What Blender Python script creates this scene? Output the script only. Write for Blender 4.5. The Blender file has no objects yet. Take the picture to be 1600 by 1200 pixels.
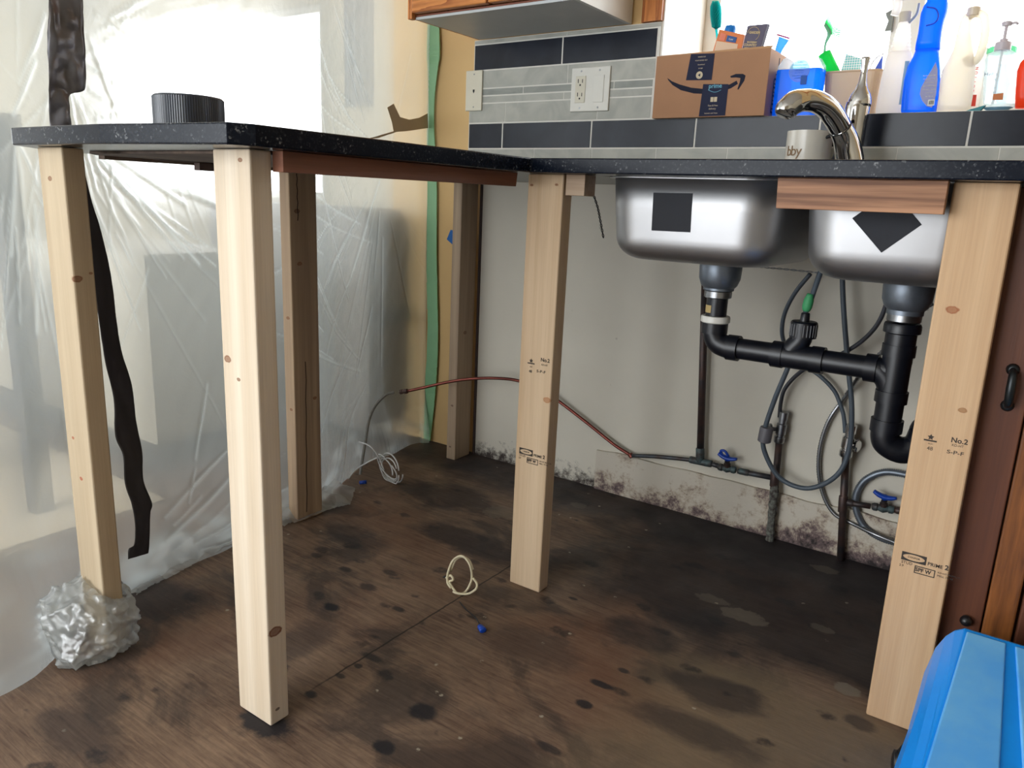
import bpy, bmesh, math, random
from mathutils import Vector, Matrix, noise as mn
random.seed(7)
SC = bpy.context.scene
COL = SC.collection
# ------------------------------------------------------------------ camera, world, light, exposure
CAM = Vector((1.6005, -2.0949, 0.9042)); FPX = 1187.17
RV = Vector((0.81541, 0.57743, 0.041025)); UV = Vector((-0.168637, 0.169148, 0.971057)); FV = Vector((-0.553776, 0.798727, -0.2353))
cam = bpy.data.cameras.new('camera'); cam.lens = 36*FPX/1600; cam.sensor_width = 36; cam.clip_start = .02
co = bpy.data.objects.new('camera', cam); COL.objects.link(co)
co.matrix_world = Matrix(((RV.x, UV.x, -FV.x, CAM.x), (RV.y, UV.y, -FV.y, CAM.y), (RV.z, UV.z, -FV.z, CAM.z), (0, 0, 0, 1)))
SC.camera = co
SC.view_settings.view_transform = 'Standard'; SC.view_settings.look = 'None'
SC.view_settings.exposure = 0.0; SC.view_settings.gamma = 1; SC.view_settings.use_curve_mapping = False
wd = bpy.data.worlds.new('daylight'); SC.world = wd; wd.use_nodes = True
bg = wd.node_tree.nodes['Background']; bg.inputs[0].default_value = (.93, .97, 1, 1); bg.inputs[1].default_value = 9.0
try:
    SC.cycles.max_bounces = 10; SC.cycles.diffuse_bounces = 5; SC.cycles.transparent_max_bounces = 24
    SC.cycles.sample_clamp_indirect = 6; SC.cycles.caustics_reflective = False; SC.cycles.caustics_refractive = False
except Exception: pass
def portal(name, loc, rot, sx, sy):
    l = bpy.data.lights.new(name, 'AREA'); l.shape = 'RECTANGLE'; l.size = sx; l.size_y = sy; l.cycles.is_portal = True
    o = bpy.data.objects.new(name, l); o.location = loc; o.rotation_euler = rot; COL.objects.link(o); return o
R90 = math.pi/2
portal('daylight_portal', (1.2, .42, 1.41), (-R90, 0, 0), 1.25, .56)
portal('daylight_portal', (-3.7, 1.70, 1.49), (-R90, 0, 0), 2.5, 1.3)
portal('daylight_portal', (-1.0, -4.62, 1.05), (R90, 0, 0), 3.8, 2.1)
portal('daylight_portal', (-5.62, -1.95, 1.3), (0, R90, math.pi), 1.8, 3.1)  # portal of an added, unseen left opening that brightens the plastic film
def area(name, loc, rot, sx, sy, e, colr):
    l = bpy.data.lights.new(name, 'AREA'); l.shape = 'RECTANGLE'; l.size = sx; l.size_y = sy; l.energy = e; l.color = colr
    o = bpy.data.objects.new(name, l); o.location = loc; o.rotation_euler = rot; COL.objects.link(o); return o

# ------------------------------------------------------------------ helpers
AX = 'xyz'
def at(u, v, ax, val):
    """the place on the real plane ax = val that the photograph shows at (u, v)"""
    D = FV + RV*((u-800)/FPX) - UV*((v-600)/FPX)
    i = AX.index(ax); t = (val-CAM[i])/D[i]
    return CAM + D*t
WL = {}
def wl(o): return WL.get(o.name, Vector((0, 0, 0)))
def tag(o, label=None, cat=None, group=None, kind=None):
    if label: o['label'] = label
    if cat: o['category'] = cat
    if group: o['group'] = group
    if kind: o['kind'] = kind
    return o
def thing(name, label, cat, loc, group=None):
    o = bpy.data.objects.new(name, None); COL.objects.link(o); o.location = loc; o.empty_display_size = .05
    WL[o.name] = Vector(loc); return tag(o, label, cat, group)
def obj(name, bm, mat, parent=None, smooth=False, origin=None, bevel=0, recalc=True):
    if recalc: bmesh.ops.recalc_face_normals(bm, faces=bm.faces)
    if parent: base = wl(parent)
    else: base = Vector(origin) if origin is not None else Vector((0, 0, 0))
    if base.length > 0: bmesh.ops.translate(bm, vec=-base, verts=bm.verts)
    me = bpy.data.meshes.new(name); bm.to_mesh(me); bm.free()
    if smooth:
        for p in me.polygons: p.use_smooth = True
    mats = mat if isinstance(mat, (list, tuple)) else [mat]
    for m in mats: me.materials.append(m)
    o = bpy.data.objects.new(name, me); COL.objects.link(o)
    if parent: o.parent = parent; WL[o.name] = base.copy()
    else: o.location = base; WL[o.name] = base.copy()
    if bevel:
        b = o.modifiers.new('bevel', 'BEVEL'); b.width = bevel; b.segments = 2; b.limit_method = 'ANGLE'; b.angle_limit = math.radians(40)
        if smooth: pass
    return o
def B(): return bmesh.new()
def smooth(x): x = max(0, min(1, x)); return x*x*(3-2*x)
def hexa(bm, bot, top):
    b = [bm.verts.new(p) for p in bot]; t = [bm.verts.new(p) for p in top]; n = len(b)
    bm.faces.new(b[::-1]); bm.faces.new(t)
    for i in range(n): bm.faces.new((b[i], b[(i+1) % n], t[(i+1) % n], t[i]))
    return bm
def box(bm, lo, hi):
    x0, y0, z0 = lo; x1, y1, z1 = hi
    return hexa(bm, [(x0, y0, z0), (x1, y0, z0), (x1, y1, z0), (x0, y1, z0)], [(x0, y0, z1), (x1, y0, z1), (x1, y1, z1), (x0, y1, z1)])
def prism(bm, pts, d):
    """polygon pts (3D) extruded by vector d"""
    d = Vector(d); return hexa(bm, [Vector(p) for p in pts], [Vector(p)+d for p in pts])
def spline(pts, n=8):
    P = [Vector(p) for p in pts]
    if len(P) < 3: return P
    Q = [P[0]*2-P[1]] + P + [P[-1]*2-P[-2]]; out = []
    for i in range(1, len(Q)-2):
        a, b, c, d = Q[i-1], Q[i], Q[i+1], Q[i+2]
        for k in range(n):
            t = k/n
            out.append(.5*((2*b)+(c-a)*t+(2*a-5*b+4*c-d)*t*t+(3*b-a-3*c+d)*t**3))
    out.append(P[-1]); return out
def tube(bm, pts, r, seg=14, cap=True, smooth_n=0, flat=1.0, upv=None):
    if smooth_n:
        if isinstance(r, (list, tuple)):
            rr = []
            for i in range(len(pts)-1):
                for k in range(smooth_n): rr.append(r[i]+(r[i+1]-r[i])*k/smooth_n)
            rr.append(r[-1]); r = rr
        pts = spline(pts, smooth_n)
    P = [Vector(p) for p in pts]; n = len(P)
    R = r if isinstance(r, (list, tuple)) else [r]*n
    T = [(P[min(i+1, n-1)]-P[max(i-1, 0)]).normalized() for i in range(n)]
    u = Vector(upv) if upv else (Vector((0, 0, 1)) if abs(T[0].z) < .9 else Vector((1, 0, 0)))
    N = (u - T[0]*u.dot(T[0])).normalized(); rings = []
    for i in range(n):
        N = (N - T[i]*N.dot(T[i])).normalized(); Bn = T[i].cross(N)
        rings.append([bm.verts.new(P[i]+(N*math.cos(a)*flat+Bn*math.sin(a))*R[i]) for a in [2*math.pi*k/seg for k in range(seg)]])
    for i in range(n-1):
        for k in range(seg):
            bm.faces.new((rings[i][k], rings[i][(k+1) % seg], rings[i+1][(k+1) % seg], rings[i+1][k]))
    if cap: bm.faces.new(rings[0][::-1]); bm.faces.new(rings[-1])
    return bm
def lathe(bm, prof, c, axis=(0, 0, 1), seg=32, sx=1, sy=1, ang=0, xdir=None):
    """prof [(r, h)], capped where r > 0 at the ends"""
    A = Vector(axis).normalized(); X = Vector(xdir) if xdir else (Vector((1, 0, 0)) if abs(A.x) < .9 else Vector((0, 1, 0)))
    X = (X-A*X.dot(A)).normalized(); Y = A.cross(X); c = Vector(c)
    X, Y = X*math.cos(ang)+Y*math.sin(ang), Y*math.cos(ang)-X*math.sin(ang)
    rings = []
    for r, h in prof:
        if r < 1e-6: rings.append([bm.verts.new(c+A*h)])
        else: rings.append([bm.verts.new(c+A*h+X*r*sx*math.cos(2*math.pi*k/seg)+Y*r*sy*math.sin(2*math.pi*k/seg)) for k in range(seg)])
    for i in range(len(rings)-1):
        a, b = rings[i], rings[i+1]
        for k in range(seg):
            k2 = (k+1) % seg
            if len(a) == 1 and len(b) == 1: continue
            if len(a) == 1: bm.faces.new((a[0], b[k2], b[k]))
            elif len(b) == 1: bm.faces.new((a[k], a[k2], b[0]))
            else: bm.faces.new((a[k], a[k2], b[k2], b[k]))
    if len(rings[0]) > 1: bm.faces.new(rings[0][::-1])
    if len(rings[-1]) > 1: bm.faces.new(rings[-1])
    return bm
def rrect(cx, cy, hx, hy, r, z, n=6):
    out = []
    for (sx, sy, a0) in ((1, 1, 0), (-1, 1, 90), (-1, -1, 180), (1, -1, 270)):
        for k in range(n+1):
            a = math.radians(a0+90*k/n)
            out.append(Vector((cx+sx*(hx-r)+r*math.cos(a), cy+sy*(hy-r)+r*math.sin(a), z)))
    return out
def loft(bm, loops, cap0=True, cap1=True):
    L = [[bm.verts.new(p) for p in lp] for lp in loops]; n = len(L[0])
    for i in range(len(L)-1):
        for k in range(n): bm.faces.new((L[i][k], L[i][(k+1) % n], L[i+1][(k+1) % n], L[i+1][k]))
    if cap0: bm.faces.new(L[0][::-1])
    if cap1: bm.faces.new(L[-1])
    return bm
def text(body, size, loc, mat, parent, name='lettering', rot=(R90, 0, 0), align='LEFT', ext=.0002, sx=1.0, bold=0):
    cu = bpy.data.curves.new('t', 'FONT'); cu.body = body; cu.size = size; cu.extrude = ext; cu.align_x = align; cu.align_y = 'CENTER'; cu.offset = bold
    cu.resolution_u = 3
    to = bpy.data.objects.new('t', cu); COL.objects.link(to); bpy.context.view_layer.update()
    me = bpy.data.meshes.new_from_object(to.evaluated_get(bpy.context.evaluated_depsgraph_get()))
    bpy.data.objects.remove(to); bpy.data.curves.remove(cu)
    rm = rot if isinstance(rot, Matrix) else __import__('mathutils').Euler(rot).to_matrix()
    me.transform(rm.to_4x4() @ Matrix.Diagonal((sx, 1, 1, 1)))
    me.materials.clear(); me.materials.append(mat)
    o = bpy.data.objects.new(name, me); COL.objects.link(o); o.parent = parent; o.location = Vector(loc)-wl(parent); me.name = name
    WL[o.name] = Vector(loc); return o

# ------------------------------------------------------------------ materials
def lin(c):
    return tuple(((x/255)/12.92 if x/255 <= .04045 else ((x/255+.055)/1.055)**2.4) for x in c[:3]) + (1,)
def mat0(name):
    m = bpy.data.materials.new(name); m.use_nodes = True; nt = m.node_tree
    return m, nt, nt.nodes['Principled BSDF']
def N(nt, typ, **kw):
    n = nt.nodes.new(typ)
    for k, v in kw.items():
        if k.startswith('i_'):
            key = k[2:]; key = int(key) if key.isdigit() else key.replace('_', ' ')
            n.inputs[key].default_value = v
        else: setattr(n, k, v)
    return n
def lk(nt, a, b): nt.links.new(a, b)
def plain(name, c, rough=.5, metal=0, bump=0, bscale=200, spec=None, var=0, vscale=12, trans=0, sss=0, coat=0, alpha=1, c2=None):
    """colour with a little procedural unevenness"""
    m, nt, p = mat0(name); col = lin(c)
    p.inputs['Roughness'].default_value = rough; p.inputs['Metallic'].default_value = metal
    if spec is not None: p.inputs['Specular IOR Level'].default_value = spec
    if trans: p.inputs['Transmission Weight'].default_value = trans
    if coat: p.inputs['Coat Weight'].default_value = coat
    tc = N(nt, 'ShaderNodeTexCoord'); no = N(nt, 'ShaderNodeTexNoise', i_Scale=vscale, i_Detail=4.0); lk(nt, tc.outputs['Object'], no.inputs['Vector'])
    cr = N(nt, 'ShaderNodeValToRGB'); lk(nt, no.outputs['Fac'], cr.inputs['Fac'])
    v = var or .06
    d = lin(c2) if c2 else tuple(x*(1-v) for x in col[:3])+(1,)
    cr.color_ramp.elements[0].position = .35; cr.color_ramp.elements[0].color = d
    cr.color_ramp.elements[1].position = .65; cr.color_ramp.elements[1].color = col
    lk(nt, cr.outputs['Color'], p.inputs['Base Color'])
    if bump:
        n2 = N(nt, 'ShaderNodeTexNoise', i_Scale=bscale, i_Detail=3.0); lk(nt, tc.outputs['Object'], n2.inputs['Vector'])
        b = N(nt, 'ShaderNodeBump', i_Strength=bump, i_Distance=.002); lk(nt, n2.outputs['Fac'], b.inputs['Height']); lk(nt, b.outputs['Normal'], p.inputs['Normal'])
    if alpha < 1: p.inputs['Alpha'].default_value = alpha
    return m
def glow_plastic(name, c, trans=.55, rough=.35, clear=0.0, c2=None):
    """thin translucent plastic that lets daylight through"""
    m, nt, p = mat0(name); out = nt.nodes['Material Output']; col = lin(c)
    tc = N(nt, 'ShaderNodeTexCoord'); no = N(nt, 'ShaderNodeTexNoise', i_Scale=9.0, i_Detail=2.0); lk(nt, tc.outputs['Object'], no.inputs['Vector'])
    mx = N(nt, 'ShaderNodeMix', data_type='RGBA'); mx.inputs[6].default_value = col; mx.inputs[7].default_value = lin(c2) if c2 else tuple(x*.85 for x in col[:3])+(1,)
    lk(nt, no.outputs['Fac'], mx.inputs[0]); lk(nt, mx.outputs[2], p.inputs['Base Color']); p.inputs['Roughness'].default_value = rough
    tr = N(nt, 'ShaderNodeBsdfTranslucent'); lk(nt, mx.outputs[2], tr.inputs['Color'])
    ms = N(nt, 'ShaderNodeMixShader'); ms.inputs[0].default_value = trans; lk(nt, p.outputs[0], ms.inputs[1]); lk(nt, tr.outputs[0], ms.inputs[2])
    last = ms
    if clear:
        tp = N(nt, 'ShaderNodeBsdfTransparent'); lk(nt, mx.outputs[2], tp.inputs['Color'])
        m2 = N(nt, 'ShaderNodeMixShader'); m2.inputs[0].default_value = clear; lk(nt, ms.outputs[0], m2.inputs[1]); lk(nt, tp.outputs[0], m2.inputs[2]); last = m2
    lk(nt, last.outputs[0], out.inputs[0]); return m
def wood(name, light, dark, axis='z', scale=34, stretch=.035, rough=.6, knots=(), contrast=(.35, .7), ring=0, bump=.15, spec=.3, seed=0.0):
    """long grain running along one axis, with knots at given local places (x, y, z, radius)"""
    m, nt, p = mat0(name); p.inputs['Roughness'].default_value = rough; p.inputs['Specular IOR Level'].default_value = spec
    tc = N(nt, 'ShaderNodeTexCoord'); mp = N(nt, 'ShaderNodeMapping'); lk(nt, tc.outputs['Object'], mp.inputs['Vector'])
    s = [scale]*3; s['xyz'.index(axis)] = scale*stretch; mp.inputs['Scale'].default_value = s; mp.inputs['Location'].default_value = (seed, seed*.7, seed*1.3)
    n1 = N(nt, 'ShaderNodeTexNoise', i_Scale=1.0, i_Detail=5.0, i_Roughness=.55, i_Distortion=.25); lk(nt, mp.outputs['Vector'], n1.inputs['Vector'])
    fac = n1.outputs['Fac']
    if ring:
        ml = N(nt, 'ShaderNodeMath', operation='MULTIPLY'); ml.inputs[1].default_value = ring; lk(nt, fac, ml.inputs[0])
        fr = N(nt, 'ShaderNodeMath', operation='FRACT'); lk(nt, ml.outputs[0], fr.inputs[0]); fac = fr.outputs[0]
    cr = N(nt, 'ShaderNodeValToRGB'); lk(nt, fac, cr.inputs['Fac'])
    cr.color_ramp.elements[0].position = contrast[0]; cr.color_ramp.elements[0].color = lin(dark)
    cr.color_ramp.elements[1].position = contrast[1]; cr.color_ramp.elements[1].color = lin(light)
    col = cr.outputs['Color']
    # fine fibres
    mp2 = N(nt, 'ShaderNodeMapping'); lk(nt, tc.outputs['Object'], mp2.inputs['Vector']); s2 = [420]*3; s2['xyz'.index(axis)] = 9; mp2.inputs['Scale'].default_value = s2
    n2 = N(nt, 'ShaderNodeTexNoise', i_Scale=1.0, i_Detail=3.0); lk(nt, mp2.outputs['Vector'], n2.inputs['Vector'])
    mr = N(nt, 'ShaderNodeMapRange'); mr.inputs[3].default_value = .88; mr.inputs[4].default_value = 1.1; lk(nt, n2.outputs['Fac'], mr.inputs[0])
    mm = N(nt, 'ShaderNodeMix', data_type='RGBA', blend_type='MULTIPLY'); mm.inputs[0].default_value = 1; lk(nt, col, mm.inputs[6]); lk(nt, mr.outputs[0], mm.inputs[7]); col = mm.outputs[2]
    for (kx, ky, kz, kr, kc) in knots:
        sb = N(nt, 'ShaderNodeVectorMath', operation='SUBTRACT'); lk(nt, tc.outputs['Object'], sb.inputs[0]); sb.inputs[1].default_value = (kx, ky, kz)
        sc = N(nt, 'ShaderNodeVectorMath', operation='MULTIPLY'); lk(nt, sb.outputs[0], sc.inputs[0]); sc.inputs[1].default_value = (.8/kr, .8/kr, 1.25/kr)
        ln = N(nt, 'ShaderNodeVectorMath', operation='LENGTH'); lk(nt, sc.outputs[0], ln.inputs[0])
        ad = N(nt, 'ShaderNodeMath', operation='ADD'); nn = N(nt, 'ShaderNodeTexNoise', i_Scale=160.0); lk(nt, tc.outputs['Object'], nn.inputs['Vector'])
        ms = N(nt, 'ShaderNodeMath', operation='MULTIPLY_ADD'); lk(nt, nn.outputs['Fac'], ms.inputs[0]); ms.inputs[1].default_value = .5; ms.inputs[2].default_value = -.25
        lk(nt, ln.outputs['Value'], ad.inputs[0]); lk(nt, ms.outputs[0], ad.inputs[1])
        r2 = N(nt, 'ShaderNodeValToRGB'); lk(nt, ad.outputs[0], r2.inputs['Fac']); e = r2.color_ramp.elements
        e[0].position = .0; e[0].color = (.8, .8, .8, 1); e[1].position = 1; e[1].color = (0, 0, 0, 1)
        a = e.new(.55); a.color = (.75, .75, .75, 1); a = e.new(.78); a.color = (1, 1, 1, 1); a = e.new(.95); a.color = (.25, .25, .25, 1)
        mk = N(nt, 'ShaderNodeMix', data_type='RGBA'); lk(nt, r2.outputs['Color'], mk.inputs[0]); lk(nt, col, mk.inputs[6]); mk.inputs[7].default_value = lin(kc); col = mk.outputs[2]
    lk(nt, col, p.inputs['Base Color'])
    b = N(nt, 'ShaderNodeBump', i_Strength=bump, i_Distance=.001); lk(nt, n2.outputs['Fac'], b.inputs['Height']); lk(nt, b.outputs['Normal'], p.inputs['Normal'])
    return m
M = {}
M['chrome'] = plain('chrome', (205, 205, 205), .07, 1, var=.02)
M['steel'] = plain('brushed_steel', (172, 172, 174), .46, 1, bump=.03, bscale=500, var=.05)
M['steel_dark'] = plain('dull_steel', (150, 152, 155), .35, 1, var=.2)
M['galv'] = plain('galvanised_metal', (120, 128, 138), .42, .7, var=.2, vscale=40, bump=.1, bscale=120)
M['abs'] = plain('black_drain_plastic', (14, 17, 26), .38, var=.3)
M['black'] = plain('black_plastic', (20, 20, 24), .4)
M['felt'] = plain('black_sound_pad', (44, 46, 52), .85, bump=.3, bscale=400)
M['white'] = plain('white_plastic', (222, 220, 212), .35)
M['bone'] = plain('ivory_plastic', (214, 208, 190), .4)
M['dark'] = plain('dark_slot', (18, 16, 15), .7)
M['copper'] = plain('copper_pipe', (124, 66, 56), .38, .75, var=.35, vscale=25)
M['copper_old'] = plain('tarnished_copper', (78, 58, 52), .5, .45, var=.5, vscale=30, c2=(52, 50, 52))
M['copper_grey'] = plain('oxidised_copper', (66, 72, 78), .5, .4, var=.5, vscale=25, c2=(60, 48, 44))
M['verdigris'] = plain('verdigris_fitting', (78, 96, 98), .6, .3, c2=(58, 52, 50), vscale=60)
M['hose'] = plain('grey_rubber_hose', (72, 82, 92), .5, var=.1)
M['hose_dk'] = plain('dark_grey_hose', (58, 60, 68), .5, var=.1)
M['blue_knob'] = plain('blue_knob', (16, 66, 168), .35)
M['green_tape'] = plain('green_tape', (60, 150, 96), .6)
M['cord'] = plain('cream_cord', (214, 203, 172), .5)
M['cable'] = plain('white_cable', (205, 205, 205), .4)
M['ink'] = plain('stamp_ink', (60, 52, 46), .8, var=.4, vscale=300)
M['grey_lam'] = plain('grey_laminate', (190, 188, 184), .45, bump=.05)
M['blue_bin'] = plain('blue_cooler_plastic', (10, 152, 255), .32, var=.05, bump=.06, bscale=60)
M['glass'] = None
def glassm():
    m, nt, p = mat0('window_glass'); out = nt.nodes['Material Output']
    tp = N(nt, 'ShaderNodeBsdfTransparent'); gl = N(nt, 'ShaderNodeBsdfGlossy', i_Roughness=.02); lw = N(nt, 'ShaderNodeLayerWeight', i_Blend=.5); pw = N(nt, 'ShaderNodeMath', operation='POWER', i_1=5.0); lk(nt, lw.outputs['Facing'], pw.inputs[0]); fr = N(nt, 'ShaderNodeMath', operation='MULTIPLY_ADD', i_1=.6, i_2=.04); lk(nt, pw.outputs[0], fr.inputs[0])
    ms = N(nt, 'ShaderNodeMixShader'); lk(nt, fr.outputs[0], ms.inputs[0]); lk(nt, tp.outputs[0], ms.inputs[1]); lk(nt, gl.outputs[0], ms.inputs[2]); lk(nt, ms.outputs[0], out.inputs[0]); return m
M['glass'] = glassm()
def clearm(name, tint=(240, 248, 252), haze=.28):
    m, nt, p = mat0(name); out = nt.nodes['Material Output']; p.inputs['Base Color'].default_value = lin(tint); p.inputs['Roughness'].default_value = .1
    tp = N(nt, 'ShaderNodeBsdfTransparent'); tp.inputs[0].default_value = lin(tint); tr = N(nt, 'ShaderNodeBsdfTranslucent'); tr.inputs[0].default_value = lin(tint)
    a = N(nt, 'ShaderNodeMixShader', i_0=.6); lk(nt, p.outputs[0], a.inputs[1]); lk(nt, tr.outputs[0], a.inputs[2])
    ms = N(nt, 'ShaderNodeMixShader'); ms.inputs[0].default_value = haze; lk(nt, tp.outputs[0], ms.inputs[1]); lk(nt, a.outputs[0], ms.inputs[2]); lk(nt, ms.outputs[0], out.inputs[0]); return m
M['clear'] = clearm('clear_plastic')

def granite():
    m, nt, p = mat0('black_granite'); tc = N(nt, 'ShaderNodeTexCoord')
    p.inputs['Roughness'].default_value = .22; p.inputs['Specular IOR Level'].default_value = .13
    v = N(nt, 'ShaderNodeTexVoronoi', i_Scale=330.0); lk(nt, tc.outputs['Object'], v.inputs['Vector'])
    n = N(nt, 'ShaderNodeTexNoise', i_Scale=60.0, i_Detail=6.0, i_Roughness=.7); lk(nt, tc.outputs['Object'], n.inputs['Vector'])
    sp = N(nt, 'ShaderNodeSeparateColor'); lk(nt, v.outputs['Color'], sp.inputs[0])
    ml = N(nt, 'ShaderNodeMath', operation='MULTIPLY'); lk(nt, sp.outputs[0], ml.inputs[0]); lk(nt, n.outputs['Fac'], ml.inputs[1])
    cr = N(nt, 'ShaderNodeValToRGB'); lk(nt, ml.outputs[0], cr.inputs['Fac']); e = cr.color_ramp.elements
    e[0].position = .3; e[0].color = lin((12, 18, 30)); e[1].position = .66; e[1].color = lin((120, 122, 124)); a = e.new(.5); a.color = lin((34, 38, 46))
    lk(nt, cr.outputs['Color'], p.inputs['Base Color']); return m
M['granite'] = granite()
def tile(name, a, b, vein=0):
    m, nt, p = mat0(name); tc = N(nt, 'ShaderNodeTexCoord'); p.inputs['Roughness'].default_value = .2 if not vein else .35; p.inputs['Specular IOR Level'].default_value = .18
    n = N(nt, 'ShaderNodeTexNoise', i_Scale=9.0, i_Detail=8.0, i_Distortion=1.5 if vein else .4); lk(nt, tc.outputs['Object'], n.inputs['Vector'])
    cr = N(nt, 'ShaderNodeValToRGB'); lk(nt, n.outputs['Fac'], cr.inputs['Fac']); e = cr.color_ramp.elements
    e[0].position = .3; e[0].color = lin(b); e[1].position = .62; e[1].color = lin(a); lk(nt, cr.outputs['Color'], p.inputs['Base Color']); return m
M['tile_dark'] = tile('dark_slate_tile', (40, 44, 54), (30, 33, 42))
M['tile_light'] = tile('pale_marble_tile', (186, 186, 178), (165, 166, 160), 1)
M['tile_grey'] = tile('grey_marble_strip', (160, 162, 156), (138, 142, 138), 1)
M['grout'] = plain('white_grout', (225, 223, 216), .8)

def wall_mat(name, base, lowdirt=True, warm=(120, 105, 85)):
    m, nt, p = mat0(name); tc = N(nt, 'ShaderNodeTexCoord'); p.inputs['Roughness'].default_value = .75
    sx = N(nt, 'ShaderNodeSeparateXYZ'); lk(nt, tc.outputs['Object'], sx.inputs[0])
    n = N(nt, 'ShaderNodeTexNoise', i_Scale=3.0, i_Detail=6.0); lk(nt, tc.outputs['Object'], n.inputs['Vector'])
    cr = N(nt, 'ShaderNodeValToRGB'); lk(nt, n.outputs['Fac'], cr.inputs['Fac']); e = cr.color_ramp.elements
    e[0].position = .3; e[0].color = tuple(x*.88 for x in lin(base)[:3])+(1,); e[1].position = .7; e[1].color = lin(base)
    col = cr.outputs['Color']
    # small marks
    v = N(nt, 'ShaderNodeTexVoronoi', i_Scale=13.0); lk(nt, tc.outputs['Object'], v.inputs['Vector'])
    lt = N(nt, 'ShaderNodeMapRange', i_1=.02, i_2=.07, i_3=1.0, i_4=0.0); lk(nt, v.outputs['Distance'], lt.inputs[0])
    s = N(nt, 'ShaderNodeSeparateColor'); lk(nt, v.outputs['Color'], s.inputs[0]); gt = N(nt, 'ShaderNodeMath', operation='GREATER_THAN', i_1=.72); lk(nt, s.outputs[0], gt.inputs[0])
    mu = N(nt, 'ShaderNodeMath', operation='MULTIPLY'); lk(nt, lt.outputs[0], mu.inputs[0]); lk(nt, gt.outputs[0], mu.inputs[1])
    m2 = N(nt, 'ShaderNodeMath', operation='MULTIPLY', i_1=.55); lk(nt, mu.outputs[0], m2.inputs[0])
    mk = N(nt, 'ShaderNodeMix', data_type='RGBA'); lk(nt, m2.outputs[0], mk.inputs[0]); lk(nt, col, mk.inputs[6]); mk.inputs[7].default_value = lin(warm); col = mk.outputs[2]
    if lowdirt:
        n2 = N(nt, 'ShaderNodeTexNoise', i_Scale=26.0, i_Detail=9.0, i_Roughness=.75); lk(nt, tc.outputs['Object'], n2.inputs['Vector'])
        zr = N(nt, 'ShaderNodeMapRange', i_1=0.0, i_2=.16, i_3=.22, i_4=-.28); lk(nt, sx.outputs[2], zr.inputs[0])
        ad = N(nt, 'ShaderNodeMath', operation='ADD'); lk(nt, n2.outputs['Fac'], ad.inputs[0]); lk(nt, zr.outputs[0], ad.inputs[1])
        r = N(nt, 'ShaderNodeMapRange', i_1=.56, i_2=.74); lk(nt, ad.outputs[0], r.inputs[0])
        mk = N(nt, 'ShaderNodeMix', data_type='RGBA'); lk(nt, r.outputs[0], mk.inputs[0]); lk(nt, col, mk.inputs[6]); mk.inputs[7].default_value = lin((58, 48, 44)); col = mk.outputs[2]
    lk(nt, col, p.inputs['Base Color'])
    n3 = N(nt, 'ShaderNodeTexNoise', i_Scale=90.0, i_Detail=4.0); lk(nt, tc.outputs['Object'], n3.inputs['Vector'])
    b = N(nt, 'ShaderNodeBump', i_Strength=.12, i_Distance=.003); lk(nt, n3.outputs['Fac'], b.inputs['Height']); lk(nt, b.outputs['Normal'], p.inputs['Normal'])
    return m
M['wall_cream'] = wall_mat('stained_cream_board', (212, 206, 192))
M['wall_yellow'] = wall_mat('yellow_paint', (222, 186, 130), False, (190, 150, 100))
M['wall_pale'] = wall_mat('pale_paint', (205, 196, 176), False, (180, 170, 150))
M['ceiling'] = plain('white_ceiling_paint', (225, 222, 215), .9)

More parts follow.
